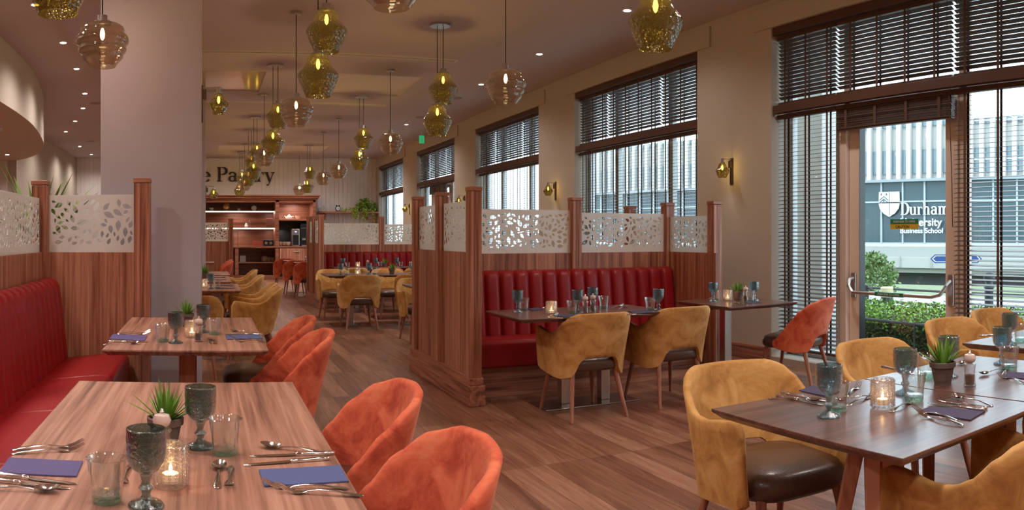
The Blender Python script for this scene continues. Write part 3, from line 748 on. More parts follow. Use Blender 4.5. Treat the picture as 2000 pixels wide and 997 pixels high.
# ------------------------------------------------------------------ chairs
def interp(K, x):
    for i in range(len(K)-1):
        if x <= K[i+1][0]:
            t = (x-K[i][0])/(K[i+1][0]-K[i][0]); t = t*t*(3-2*t)*0.5+t*0.5
            return K[i][1]+(K[i+1][1]-K[i][1])*t
    return K[-1][1]
def shell(wx, yb, yf, ZT, ZB, chan=False, th=0.017, lean=0.24):
    """wrap-around shell: path from right front round the back to left front"""
    # half path from centre back (0,yb) round to (wx, yc) then straight to (wx, yf)
    yc = yb+0.24; H = []; n = 26
    for i in range(n+1):
        a = pi/2*i/n; H.append(Vector((wx*abs(sin(a))**0.82, yc-(yc-yb)*abs(cos(a))**0.70)))
    m = 10
    for i in range(1, m+1): H.append(Vector((wx-0.012*(i/m), yc+(yf-yc)*i/m)))
    L = [0]
    for i in range(1, len(H)): L.append(L[-1]+(H[i]-H[i-1]).length)
    N = 34; P = []
    for k in range(N+1):
        s = L[-1]*(1-(1-k/N)**1.15) if k else 0
        j = 0
        while j < len(L)-2 and L[j+1] < s: j += 1
        t = min(1, (s-L[j])/(L[j+1]-L[j]+1e-9)); P.append((H[j].lerp(H[j+1], t), s/L[-1]))
    full = [(Vector((-p.x, p.y)), a) for p, a in P[:0:-1]] + P
    G = []; M = len(full)
    for k, (p, a) in enumerate(full):
        q = full[min(k+1, M-1)][0]; r = full[max(k-1, 0)][0]; d = (q-r).normalized(); nrm = Vector((d.y, -d.x))
        zt, zb = interp(ZT, a), interp(ZB, a)
        endf = 1.0 if k not in (0, M-1) else 0.35
        sec = []; K = 9
        backness = max(0, -nrm.y)
        def pt(z, off):
            o = (z-0.42)*lean*backness + (z-0.42)*0.06*(1-backness)
            if z < 0.42: o = (z-0.42)*0.12
            return (p.x+nrm.x*(off+o), p.y+nrm.y*(off+o), z)
        c = 0.006*abs(sin(pi*a*7)) if chan else 0
        for i in range(K+1): sec.append(pt(zb+(zt-zb)*i/K, th*endf))
        sec.append(pt(zt+0.010*endf, th*0.5*endf)); sec.append(pt(zt+0.010*endf, -th*0.5*endf))
        for i in range(K+1): sec.append(pt(zt-(zt-zb)*i/K, -th*endf - (c if 0 < i < K else 0)))
        sec.append(pt(zb-0.007*endf, 0))
        G.append(sec)
    mb = MB(); mb.grid(G, closed_u=True)
    mb.f.append(tuple(range(len(G[0])))); k = (M-1)*len(G[0]); mb.f.append(tuple(k+i for i in range(len(G[0])))[::-1])
    return mb
def cushion(wx, wy, z0, z1, cy=0.0, crown=0.012):
    mb = MB(); n = 36; rings = [(0.90, z0), (0.985, z0+0.02), (1.0, (z0+z1)/2), (0.985, z1-0.03), (0.93, z1-0.010), (0.82, z1), (0.5, z1+crown*0.8), (0.02, z1+crown)]
    prof = rings
    k = len(mb.v)
    for (s, z) in rings:
        for i in range(n):
            a = 2*pi*i/n; ca, sa = cos(a), sin(a); e = 0.55
            mb.v.append((wx*s*math.copysign(abs(ca)**e, ca), cy+wy*s*math.copysign(abs(sa)**e, sa), z))
    for j in range(len(rings)-1):
        for i in range(n):
            i2 = (i+1) % n; mb.f.append((k+j*n+i, k+j*n+i2, k+(j+1)*n+i2, k+(j+1)*n+i))
    mb.f.append(tuple(range(n))[::-1]); mb.f.append(tuple(k+(len(rings)-1)*n+i for i in range(n)))
    return mb
def make_chair(arm=True, chan=False):
    e = empty('armchair' if arm else 'dining_chair')
    if arm:
        ZT = [(0,0.765),(0.24,0.762),(0.31,0.745),(0.38,0.70),(0.46,0.640),(0.54,0.614),(0.64,0.610),(0.80,0.628),(0.92,0.640),(0.965,0.632),(1.0,0.59)]
        ZB = [(0,0.455),(0.17,0.452),(0.22,0.43),(0.27,0.36),(0.32,0.315),(0.45,0.30),(0.9,0.325),(1.0,0.35)]
        sh = shell(0.275, -0.25, 0.215, ZT, ZB, chan); mat = M_MUST
    else:
        ZT = [(0,0.775),(0.22,0.768),(0.38,0.735),(0.52,0.665),(0.66,0.575),(0.80,0.49),(0.93,0.42),(1.0,0.395)]
        ZB = [(0,0.46),(0.17,0.455),(0.23,0.43),(0.30,0.36),(0.37,0.325),(0.6,0.32),(0.9,0.345),(1.0,0.37)]
        sh = shell(0.262, -0.25, 0.10, ZT, ZB, chan, lean=0.26); mat = M_ORNG
    sh.build('shell_back', mat, e, smooth=True, angle=60)
    cushion(0.238, 0.245, 0.345, 0.445, 0.015).build('seat', M_SEAT, e, smooth=True, angle=60)
    for sx in (-1, 1):
        for sy, y0, y1 in ((1, 0.185, 0.255), (-1, -0.165, -0.265)):
            MB().tube([(sx*0.175, y0, 0.36), (sx*0.225, y1, 0.0)], [0.021, 0.0115], 12).build('leg', M_LEG, e, smooth=True, angle=30)
    return e
KA = Kind(lambda: make_chair(True)); KAC = Kind(lambda: make_chair(True, True)); KO = Kind(lambda: make_chair(False))
def chair(kind, x, y, rot, lab, grp):
    k = {'A': KA, 'C': KAC, 'O': KO}[kind]
    return place(k, (x, y, 0), math.radians(rot), lab, 'chair', grp)
# rot: 0 faces +Y (away from camera), 90 faces -X, 180 faces the camera side
GA, GO = 'mustard velvet armchairs', 'rust orange velvet chairs'
chair('O', 0.385, 1.93, 90, 'rust orange velvet chair, nearest at the near left table', GO)
chair('O', 0.40, 2.70, 90, 'rust orange velvet chair, second from the front at the near left table', GO)
chair('O', 0.36, 4.33, 90, 'rust orange velvet chair with its back to the aisle at the second left table, nearer', GO)
chair('O', 0.36, 5.08, 90, 'rust orange velvet chair at the second left table, the farther one partly hidden', GO)
chair('A', 2.68, 5.04, 0, 'mustard velvet armchair seen from behind, left one at the front booth table', GA)
chair('A', 3.46, 5.10, 0, 'mustard velvet armchair seen from behind, right one at the front booth table', GA)
chair('O', 4.72, 4.92, 22, 'rust orange velvet chair at the small table beside the window', GO)
chair('A', 2.05, 2.27, 173, 'mustard velvet armchair with brown leather seat at the corner of the right table', GA)
chair('A', 3.02, 2.33, 176, 'mustard velvet armchair on the window side of the right table, before the door', GA)
chair('A', 4.13, 2.60, 174, 'mustard velvet armchair at the far right table, left of its pair', GA)
chair('A', 4.85, 2.72, 176, 'mustard velvet armchair at the far right table, beside the window', GA)
chair('C', 2.05, 1.29, 0, 'mustard velvet armchair cut by the bottom right corner, outer arm in view', GA)
chair('C', 2.90, 1.25, 0, 'mustard velvet armchair tucked under the right table, behind the corner one', GA)
chair('A', 2.14, 10.72, 0, 'mustard velvet armchair seen from behind in the aisle at the rear booth tables', GA)
chair('A', 2.98, 10.72, -20, 'mustard velvet armchair before the rear booth, half hidden by the front booth screen', GA)
chair('A', 2.02, 12.0, 180, 'mustard velvet armchair facing the camera across the rear table, left', GA)
chair('A', 2.92, 12.0, 180, 'mustard velvet armchair facing the camera across the rear table, right', GA)
chair('A', 2.45, 13.05, 0, 'mustard velvet armchair drawn up to the rear booth table, left', GA)
chair('O', 3.05, 12.95, 0, 'rust orange velvet chair drawn up to the rear booth table, in the middle', GO)
chair('A', 3.64, 13.05, 0, 'mustard velvet armchair drawn up to the rear booth table, right', GA)
chair('O', 4.24, 12.95, 0, 'rust orange velvet chair drawn up to the rear booth table, far right', GO)
chair('A', 2.66, 9.25, 180, 'mustard velvet armchair just showing beyond the front booth post', GA)
chair('A', 0.46, 8.15, 90, 'mustard velvet armchair, nearest of the row behind the column', GA)
chair('A', 0.46, 8.80, 90, 'mustard velvet armchair, second of the row behind the column', GA)
chair('A', 0.44, 10.6, 90, 'mustard velvet armchair, third of the row behind the column', GA)
chair('A', 0.46, 12.3, 90, 'mustard velvet armchair, farthest of the row behind the column', GA)
chair('A', -0.15, 7.3, 0, 'mustard velvet armchair behind the column below the plant table', GA)
for k, y in enumerate((16.2, 16.8, 17.4)):
    chair('O', 0.20, y, 90, 'rust orange velvet chair before the back leaf screen, %s of three' % ('nearest','middle','farthest')[k], GO)
chair('O', 2.06, 15.9, 0, 'rust orange velvet chair at the cafe tables, nearest', GO)
chair('O', 1.95, 17.0, 0, 'rust orange velvet chair at the cafe tables, middle', GO)
chair('O', 1.85, 18.3, 0, 'rust orange velvet chair at the cafe tables, farthest', GO)

# ------------------------------------------------------------------ tables
def tabletop(x0, x1, y0, y1, mat, e, c, th=0.032):
    mb = MB(); i = 0.028; z1 = TZ; z0 = TZ-th; zm = TZ-0.010
    P = []
    for (d, z) in ((0, z1), (0, zm), (i, z0)):
        P += [(x0+d-c[0], y0+d-c[1], z), (x1-d-c[0], y0+d-c[1], z), (x1-d-c[0], y1-d-c[1], z), (x0+d-c[0], y1-d-c[1], z)]
    F = [(0,1,2,3)[::1]]
    for r in (0, 4):
        for k in range(4): F.append((r+k, r+(k+1) % 4, r+4+(k+1) % 4, r+4+k))
    F.append((8,11,10,9)); mb.add(P, F)
    return mb.build('tabletop', mat, e, bevel=0.002)
def table(x0, x1, y0, y1, kind, lab, mat, base=None):
    c = ((x0+x1)/2, (y0+y1)/2); e = empty('dining_table', (c[0], c[1], 0)); tag(e, lab, 'table')
    tabletop(x0, x1, y0, y1, mat, e, c); z0 = TZ-0.033
    if kind == 'wood':
        hx = (x1-x0)/2-0.105; ly = y0-c[1]
        for (lx, t_, f_) in ((-hx, 0.195, 0.18), (-hx, 0.25, 0.44), (hx, 0.40, 0.40), (hx, 0.55, 0.62)):
            MB().tube([(lx, ly+t_, z0), (lx*1.0, ly+f_, 0)], [0.031, 0.022], 4).build('leg', M_LEG, e, bevel=0.004)
        MB().box(-hx+0.02, hx-0.02, ly+0.17, ly+0.20, z0-0.055, z0).build('apron', M_LEG, e, bevel=0.003)
    elif kind == 'panel':
        hy = (y1-y0)/2-0.35
        for sy in (-1, 1):
            MB().box(-0.042, 0.042, sy*hy-0.05, sy*hy+0.05, 0.02, z0).build('pedestal', M_WOODV, e, bevel=0.003)
            MB().box(-0.26, 0.26, sy*hy-0.2, sy*hy+0.2, 0, 0.02).build('foot_plate', M_STEEL, e, bevel=0.003)
    else:
        bx, by, hw, hd, n = base; bx -= c[0]; by -= c[1]
        MB().box(bx-hw, bx+hw, by-hd, by+hd, 0, 0.012).build('foot_plate', simple('polished base plate', (0.45,0.44,0.43), 0.22, 1.0), e, bevel=0.003)
        for k in range(n):
            x = bx+(0 if n == 1 else (-0.5+k)*hw*0.86)
            MB().box(x-0.038, x+0.038, by-0.038, by+0.038, 0.012, z0).build('column', M_STEEL, e, bevel=0.004)
        MB().box(bx-hw*0.8, bx+hw*0.8, by-0.03, by+0.03, z0-0.02, z0).build('support', M_DARKM, e)
    return e
table(-0.505, 0.333, 1.38, 3.00, 'panel', 'walnut dining table nearest on the left, set with two goblets and a plant', M_TABLEY)
table(-0.53, 0.308, 3.84, 5.38, 'panel', 'walnut dining table second on the left, below the grey column', M_TABLEY)
table(2.085, 3.33, 4.82, 5.50, 'steel', 'dark walnut table on twin steel columns in the front booth', M_TABLEX, (2.86, 5.36, 0.41, 0.17, 2))
table(3.86, 4.62, 4.78, 5.52, 'steel', 'small dark walnut table at the window end of the front booth', M_TABLEX, (4.12, 5.15, 0.2, 0.2, 1))
table(1.555, 2.318, 1.22, 2.02, 'wood', 'dark walnut table at the right front corner, its left tip in view', M_TABLEX)
table(2.328, 3.09, 1.22, 2.02, 'wood', 'dark walnut table butted against the right front table, with plant and pepper mill', M_TABLEX)
table(3.42, 4.18, 1.50, 2.28, 'wood', 'dark walnut table near the window at the right edge', M_TABLEX)
table(1.72, 2.50, 10.85, 11.60, 'steel', 'walnut table in the aisle before the rear booth, left of two', M_TABLEX, (2.1, 11.1, 0.3, 0.2, 1))
table(2.52, 3.60, 10.85, 11.60, 'steel', 'walnut table before the rear booth, right of two', M_TABLEX, (3.1, 11.1, 0.3, 0.2, 1))
table(2.25, 3.15, 13.35, 14.05, 'steel', 'walnut table along the rear booth banquette, left', M_TABLEX, (2.7, 13.7, 0.3, 0.2, 1))
table(3.30, 4.25, 13.35, 14.05, 'steel', 'walnut table along the rear booth banquette, right', M_TABLEX, (3.8, 13.7, 0.3, 0.2, 1))
table(2.28, 3.1, 8.05, 8.8, 'steel', 'walnut table whose corner shows beyond the front booth screen', M_TABLEX, (2.7, 8.42, 0.2, 0.2, 1))
table(-0.35, 0.358, 8.02, 9.15, 'panel', 'walnut table just behind the column, laid with a goblet and candle', M_TABLEY)
table(-0.35, 0.30, 9.55, 10.9, 'panel', 'walnut table second behind the column', M_TABLEY)
table(-0.35, 0.33, 11.2, 12.3, 'panel', 'walnut table third behind the column', M_TABLEY)
table(-0.5, 0.15, 16.2, 17.6, 'panel', 'walnut table before the back leaf screen with orange chairs', M_TABLEY)
table(1.85, 2.5, 16.15, 16.8, 'steel', 'round-edged cafe table between orange chairs, nearer', M_TABLEX, (2.15, 16.5, 0.2, 0.2, 1))
table(1.75, 2.4, 17.35, 18.0, 'steel', 'round-edged cafe table between orange chairs, farther', M_TABLEX, (2.05, 17.7, 0.2, 0.2, 1))

# ------------------------------------------------------------------ tableware
def make_goblet(mat):
    def m():
        e = empty('goblet')
        def rp(r, z, a): return r*(1+0.02*cos(12*a)*(1 if z > 0.085 else 0.4))
        MB().lathe([(0.0015,0.006),(0.015,0.008),(0.036,0.004),(0.039,0.0),(0.039,0.005),(0.034,0.010),(0.014,0.018),(0.009,0.026),(0.012,0.034),(0.017,0.040),(0.012,0.046),(0.009,0.054),(0.012,0.062),(0.014,0.068)], 24, fn=rp).build('stem', mat, e, smooth=True, angle=70)
        K_ = [(0.068,0.002),(0.070,0.014),(0.080,0.028),(0.095,0.038),(0.108,0.0415),(0.120,0.0420),(0.140,0.0425),(0.155,0.0430),(0.166,0.0425)]
        def rad(z):
            for i in range(len(K_)-1):
                if z <= K_[i+1][0]: return K_[i][1]+(K_[i+1][1]-K_[i][1])*(z-K_[i][0])/(K_[i+1][0]-K_[i][0])
            return K_[-1][1]
        zz_ = [0.068,0.070,0.075,0.080,0.087]+[0.092+0.0037*i for i in range(17)]+[0.157,0.162,0.166]
        def rb(r, z, a):
            if r < 0.0405 and z > 0.10: return r
            if 0.092 < z < 0.152: return r*(1+0.035*(abs(sin(6*a))**0.6)*(abs(sin((z-0.092)/0.060*pi*3))**0.6))
            return r*(1+0.012*abs(sin(6*a))) if z > 0.07 else r
        MB().lathe([(rad(z), z) for z in zz_]+[(0.040,0.167),(0.0395,0.140),(0.036,0.100),(0.024,0.084),(0.002,0.078)], 72, fn=rb).build('bowl', mat, e, smooth=True, angle=70)
        return e
    return m
KG, KGS = Kind(make_goblet(M_TEAL)), Kind(make_goblet(M_SMOKE))
def make_tumbler():
    e = empty('tumbler')
    def fc(r, z, a): return r*(1 + (0.02*abs(cos(5*a)) if z < 0.062 else 0.0))
    MB().lathe([(0.0325,0.012),(0.0350,0.040),(0.0380,0.062),(0.0405,0.066),(0.0435,0.090),(0.0455,0.092),(0.0460,0.095),(0.0440,0.0965),(0.0420,0.094),(0.0380,0.064),(0.0320,0.020),(0.002,0.018)], 40, fn=fc).build('glass_wall', M_TUMB, e, smooth=True, angle=50)
    MB().lathe([(0.002,0.001),(0.031,0.0),(0.0335,0.006),(0.0335,0.016),(0.024,0.017),(0.002,0.014)], 30).build('glass_base', M_TUMBB, e, smooth=True, angle=50)
    return e
KT = Kind(make_tumbler)
def make_candle():
    e = empty('candle_holder')
    mb = MB(); R, Hh = 0.040, 0.098
    mb.lathe([(0.002,0.002),(R-0.004,0.0),(R,0.006),(R,Hh-0.003),(R-0.003,Hh),(R-0.007,Hh-0.003),(R-0.007,0.014),(0.002,0.012)], 32)
    mb.build('glass_wall', M_STUD, e, smooth=True, angle=50)
    mb = MB()
    for i in range(16):
        a = 2*pi*i/16
        for j in range(10):
            mb.ball((R*cos(a), R*sin(a), 0.010+j*0.0088), 0.0042, 6, 4)
    mb.build('glass_studs', M_STUD, e, smooth=True)
    c = MB().lathe([(0.018,0.014),(0.019,0.030),(0.002,0.029)], 16, cap0=True).build('tealight', M_WAX, e, smooth=True, angle=40)
    MB().lathe([(0.001,0.030),(0.004,0.036),(0.0045,0.041),(0.001,0.054)], 8).build('flame', M_FLAME, c, smooth=True)
    add_light('POINT', 'candle_light', (0,0,0.05), 0.2, (1.0,0.6,0.3), e, size=0.01)
    return e
KC = Kind(make_candle)
def make_mill():
    e = empty('pepper_mill')
    MB().lathe([(0.022,0),(0.025,0.006),(0.022,0.014),(0.020,0.05),(0.022,0.078),(0.025,0.082),(0.023,0.088),(0.012,0.090)], 20, cap0=True, cap1=True).build('clear_body', M_STUD, e, smooth=True, angle=50)
    MB().lathe([(0.017,0.008),(0.018,0.045),(0.002,0.048)], 14, cap0=True).build('peppercorns', simple('peppercorns', (0.22,0.13,0.08), 0.8, bump=(400,1.0)), e, smooth=True)
    MB().lathe([(0.010,0.090),(0.021,0.098),(0.024,0.110),(0.019,0.122),(0.006,0.126)], 20, cap1=True).build('head', simple('clear mill head', (0.72,0.58,0.52), 0.1, coat=0.8), e, smooth=True)
    MB().lathe([(0.004,0.126),(0.007,0.131),(0.004,0.138)], 12, cap1=True).build('knob', M_CUT, e, smooth=True)
    return e
KM = Kind(make_mill)
def blade_leaf(mb, base, az, el, L, w, droop=0.15, n=5):
    rows = []; p = Vector(base); side = Vector((-sin(az), cos(az), 0))
    for i in range(n+1):
        t = i/n; e_ = el - droop*t*2
        d = Vector((cos(az)*cos(e_), sin(az)*cos(e_), sin(e_)))
        ww = w*(sin(pi*min(1, 0.25+0.75*t))**0.8 if t < 1 else 0.02)
        nr = d.cross(side).normalized()
        rows.append([tuple(p-side*ww), tuple(p-nr*ww*0.35), tuple(p+side*ww)]); p = p + d*(L/n)
    mb.grid(rows)
def make_plant():
    e = empty('potted_succulent'); rnd = random.Random(5)
    MB().lathe([(0.026,0.0),(0.036,0.052),(0.041,0.053),(0.042,0.068),(0.037,0.069),(0.035,0.058),(0.001,0.057)], 24, cap0=True).build('pot', M_POT, e, smooth=True, angle=40)
    mb = MB()
    for i in range(46):
        el = math.radians(rnd.uniform(28, 86)); az = rnd.uniform(0, 2*pi)
        blade_leaf(mb, (0.010*cos(az), 0.010*sin(az), 0.058), az, el, rnd.uniform(0.06, 0.10), 0.0042, 0.10)
    mb.build('leaves', M_LEAF, e, smooth=True, angle=80)
    return e
KP = Kind(make_plant)
def strip(mb, S):
    """swept flat bar along X: list of (x, halfwidth, z, halfthickness)"""
    G = []
    for (x, w, z, t) in S:
        G.append([(x,-w,z),(x,-w*0.7,z+t),(x,0,z+t*1.2),(x,w*0.7,z+t),(x,w,z),(x,w*0.7,z-t),(x,0,z-t),(x,-w*0.7,z-t)])
    k = len(mb.v); mb.grid(G, closed_u=True); mb.f.append(tuple(k+i for i in range(8))); kk = k+8*(len(G)-1); mb.f.append(tuple(kk+i for i in range(8))[::-1])
def make_fork(s=1.0):
    def m():
        mb = MB()
        strip(mb, [(x*s, w*s, z, 0.0012) for x, w, z in ((0,0.002,0.002),(0.004,0.0085,0.002),(0.02,0.0095,0.004),(0.06,0.0055,0.009),(0.10,0.0032,0.010),(0.125,0.0034,0.006),(0.138,0.010,0.003),(0.150,0.0125,0.002),(0.158,0.0125,0.003))])
        for k in range(4):
            y = (-0.0099+k*0.0066)*s
            mb.tube([(0.155*s, y, 0.003), (0.175*s, y, 0.008), (0.200*s, y*0.95, 0.020)], [0.0017*s, 0.0016*s, 0.0007*s], 5)
        return mb.build('fork', M_CUT, None, smooth=True, angle=60)
    return m
def make_spoon(s=1.0):
    def m():
        mb = MB()
        strip(mb, [(x*s, w*s, z, 0.0012) for x, w, z in ((0,0.002,0.002),(0.004,0.0085,0.002),(0.02,0.0095,0.004),(0.06,0.0055,0.010),(0.10,0.0032,0.011),(0.13,0.0035,0.008),(0.142,0.006,0.006))])
        G = []; n = 14
        for j in range(5):
            q = 1-j/4.6; row = []
            for i in range(n):
                a = 2*pi*i/n; row.append(((0.168+0.030*q*cos(a))*s, 0.0205*q*sin(a)*s, 0.0025+0.009*q*q*s + 0.004*q*max(0,cos(a))))
            G.append(row)
        mb.grid(G, closed_u=True)
        k = len(mb.v); mb.v.append((0.168*s, 0, 0.0022)); b0 = k-n
        for i in range(n): mb.f.append((b0+i, b0+(i+1) % n, k))
        return mb.build('spoon', M_CUT, None, smooth=True, angle=60)
    return m
def make_knife():
    mb = MB()
    strip(mb, [(0,0.004,0.005,0.003),(0.003,0.008,0.005,0.0045),(0.03,0.0075,0.005,0.0045),(0.085,0.006,0.005,0.004),(0.09,0.0075,0.005,0.0055),(0.094,0.0055,0.005,0.004),(0.098,0.007,0.005,0.005),(0.103,0.0045,0.005,0.003)])
    strip(mb, [(0.103,0.005,0.005,0.0022),(0.115,0.0085,0.004,0.0012),(0.17,0.0088,0.003,0.0010),(0.205,0.007,0.0025,0.0010),(0.222,0.001,0.0025,0.0006)])
    return mb.build('knife', M_CUT, None, smooth=True, angle=60)
KF, KS, KK, KFS, KSS = Kind(make_fork()), Kind(make_spoon()), Kind(make_knife), Kind(make_fork(0.92)), Kind(make_spoon(0.92))
CK = {'fork': (KF, 0.20), 'spoon': (KS, 0.198), 'knife': (KK, 0.222), 'dessert fork': (KFS, 0.184), 'dessert spoon': (KSS, 0.182)}
def cut(kind, h, t, lab, dz=0.0):
    """cutlery from handle-end pixel h towards tip pixel t"""
    a, b = tp(*h), tp(*t); d = b-a; k, L = CK[kind]; m = (a+b)/2; u = d.normalized(); p = m-u*L/2
    return place(k, (p.x, p.y, TZ+dz), atan2(d.y, d.x), lab, kind.split()[-1], 'polished steel cutlery')
def item(k, px, lab, cat, grp, rot=0.0, s=None):
    p = tp(*px); o = place(k, (p.x, p.y, TZ), rot, lab, cat, grp)
    if s: o.scale = (s, s, s)
    return o
def napkin(corners, mat, lab):
    P = [tp(*c) for c in corners]; c = sum(P, Vector((0,0,0)))/4
    mb = MB(); z = 0.0045
    vs = [(p.x-c.x, p.y-c.y, 0.0003) for p in P] + [(p.x-c.x, p.y-c.y, z) for p in P]
    mb.add(vs, [(3,2,1,0),(4,5,6,7),(0,1,5,4),(1,2,6,5),(2,3,7,6),(3,0,4,7)])
    o = mb.build('napkin', mat, None, bevel=0.0012, loc=(c.x, c.y, TZ)); return tag(o, lab, 'napkin', 'folded paper napkins')
def napkin_at(x, y, a, mat, lab, lx=0.095, ly=0.04):
    mb = MB(); mb.obox((0,0), lx, ly, 0.0003, 0.0045, a); o = mb.build('napkin', mat, None, bevel=0.0012, loc=(x, y, TZ)); return tag(o, lab, 'napkin', 'folded paper napkins')
GG, GT_, GC, GPp, GM = 'teal pressed glass goblets', 'clear glass tumblers', 'studded crystal candle holders', 'small potted succulents', 'clear pepper mills'
NL = 'near left table'
item(KGS, (285.3, 990), 'smoky teal goblet at the front of the near left table', 'goblet', GG)
item(KGS, (391.4, 875), 'smoky teal goblet at the back of the near left table', 'goblet', GG)
item(KT, (208.8, 980), 'clear tumbler left of the front goblet on the near left table', 'tumbler', GT_)
item(KT, (440, 888), 'clear tumbler right of the back goblet on the near left table', 'tumbler', GT_)
item(KC, (333, 950), 'studded crystal candle holder glowing on the near left table', 'candle holder', GC)
item(KM, (316, 905), 'clear pepper mill in front of the plant on the near left table', 'pepper mill', GM)
item(KP, (323, 874), 'small succulent in a dark pot on the near left table', 'potted plant', GPp, s=1.2)
napkin([(17.4,897),(161.8,904),(149.6,933.6),(-2,926)], M_NAP, 'violet paper napkin at the left edge of the near left table')
cut('fork', (30,880), (155,873), 'steel fork above the violet napkin, the farther of two')
cut('fork', (17,888.5), (167,880), 'steel fork above the violet napkin, the nearer of two')
cut('knife', (-30,927), (161,949), 'steel knife just below the violet napkin')
cut('knife', (-40,938), (138,957), 'steel knife below the violet napkin, the nearer of two')
cut('spoon', (-35,958), (100,962), 'steel spoon lying nearest the camera on the near left table')
cut('dessert fork', (252,915), (240,948), 'small steel fork behind the front tumbler on the near left table')
cut('spoon', (642,889), (510,874), 'steel spoon above the blue napkin of the near left table')
cut('knife', (650,888.5), (492,893), 'steel knife above the blue napkin, the farther of two')
cut('knife', (653,898), (466,911), 'steel knife above the blue napkin, the nearer of two')
napkin([(505.5,920.5),(664,912),(681,943),(516,952.5)], M_NAPB, 'blue paper napkin at the right edge of the near left table')
cut('fork', (688,957), (504,952), 'steel fork below the blue napkin, the farther of two')
cut('fork', (705,972), (543,962), 'steel fork below the blue napkin, the nearer of two', 0.002)
cut('dessert spoon', (423,967), (430,901), 'small steel spoon beside the small fork on the near left table')
cut('dessert fork', (451,912), (446,961), 'small steel fork beside the small spoon on the near left table')
# second left table
item(KGS, (343.4, 671), 'teal goblet left of the candle on the second left table', 'goblet', GG)
item(KGS, (397.8, 650), 'teal goblet right of the candle on the second left table', 'goblet', GG)
item(KT, (317.8, 668), 'clear tumbler beside the left goblet on the second left table', 'tumbler', GT_)
item(KT, (419, 654), 'clear tumbler beside the right goblet on the second left table', 'tumbler', GT_)
item(KC, (375, 660), 'studded crystal candle holder on the second left table', 'candle holder', GC)
item(KP, (364, 638), 'small succulent behind the candle on the second left table', 'potted plant', GPp)
item(KM, (388, 668), 'clear pepper mill low between the glasses of the second left table', 'pepper mill', GM)
napkin([(221,654),(288,657),(283,667),(213,663.5)], M_NAP, 'violet paper napkin on the left of the second left table')
cut('fork', (232,653), (290,651), 'steel fork behind the violet napkin of the second left table, farther')
cut('fork', (226,656), (294,654), 'steel fork behind the violet napkin of the second left table, nearer')
cut('knife', (215,669), (285,669), 'steel knife before the violet napkin of the second left table')
cut('spoon', (212,674), (262,673), 'steel spoon before the violet napkin of the second left table')
napkin([(440,656),(505,655),(514,663),(444,664.5)], M_NAPB, 'blue paper napkin on the right of the second left table')
cut('spoon', (505,652.5), (449,648), 'steel spoon behind the blue napkin of the second left table')
cut('knife', (508,655), (445,654), 'steel knife behind the blue napkin of the second left table')
cut('fork', (518,667), (441,662), 'steel fork before the blue napkin of the second left table, farther')
cut('fork', (521,670), (456,668), 'steel fork before the blue napkin of the second left table, nearer')
cut('dessert spoon', (409,675), (411,663), 'small steel spoon before the right tumbler of the second left table')
cut('dessert fork', (418,664), (421,675), 'small steel fork before the right tumbler of the second left table')
# front booth table
item(KG, (1011, 611), 'teal goblet at the left end of the front booth table', 'goblet', GG)
item(KG, (1128, 610), 'teal goblet in the middle of the front booth table, nearer', 'goblet', GG)
item(KG, (1157.7, 603), 'teal goblet in the middle of the front booth table, farther', 'goblet', GG)
item(KG, (1286, 607), 'teal goblet at the right end of the front booth table', 'goblet', GG)
item(KT, (1023, 607), 'clear tumbler beside the left goblet of the front booth table', 'tumbler', GT_)
item(KT, (1117.6, 613), 'clear tumbler before the middle goblet of the front booth table', 'tumbler', GT_)
item(KT, (1179, 602.5), 'clear tumbler right of the farther middle goblet of the front booth table', 'tumbler', GT_)
item(KT, (1270, 606), 'clear tumbler beside the right goblet of the front booth table', 'tumbler', GT_)
item(KC, (1077, 615), 'studded crystal candle holder on the front booth table', 'candle holder', GC)
item(KM, (1143, 612), 'clear pepper mill in the middle of the front booth table', 'pepper mill', GM)
item(KM, (1158, 609), 'clear salt mill right of the pepper mill on the front booth table', 'salt mill', GM)
napkin([(1030,604),(1052,602),(1062,606),(1040,608)], M_NAPD, 'plum napkin at the back left of the front booth table')
napkin([(1086,614),(1125,616),(1112,622),(1088,619)], M_NAPD, 'plum napkin before the candle of the front booth table')
napkin([(1226,609),(1262,607),(1275,611),(1240,614)], M_NAPD, 'plum napkin before the right tumbler of the front booth table')
cut('fork', (1066,622), (1092,615), 'steel fork left of the plum napkin of the front booth table')
cut('knife', (1085,623), (1120,623), 'steel knife before the plum napkin of the front booth table')
cut('fork', (1190,603), (1222,597), 'steel fork at the back of the front booth table')
cut('spoon', (1205,606), (1226,600), 'steel spoon at the back of the front booth table')
cut('knife', (1225,616), (1265,616), 'steel knife before the right napkin of the front booth table')
cut('fork', (1062,602), (1078,599), 'steel fork beside the back left napkin of the front booth table')
# small window table
item(KG, (1393, 589.5), 'teal goblet left of the candle on the small window table', 'goblet', GG)
item(KG, (1473, 587.5), 'teal goblet right on the small window table', 'goblet', GG)
item(KT, (1465, 589.5), 'clear tumbler before the right goblet of the small window table', 'tumbler', GT_)
item(KT, (1398, 587.5), 'clear tumbler behind the left goblet of the small window table', 'tumbler', GT_)
item(KC, (1421, 588.5), 'studded crystal candle holder on the small window table', 'candle holder', GC)
item(KP, (1441, 586.5), 'small succulent on the small window table', 'potted plant', GPp)
item(KM, (1456, 589), 'clear pepper mill on the small window table', 'pepper mill', GM)
napkin([(1454,590),(1480,589),(1488,592),(1460,594)], M_NAPD, 'plum napkin before the tumbler of the small window table')
cut('fork', (1362,586), (1385,585), 'steel fork at the left of the small window table')
cut('knife', (1435,592), (1455,596), 'steel knife beside the napkin of the small window table')
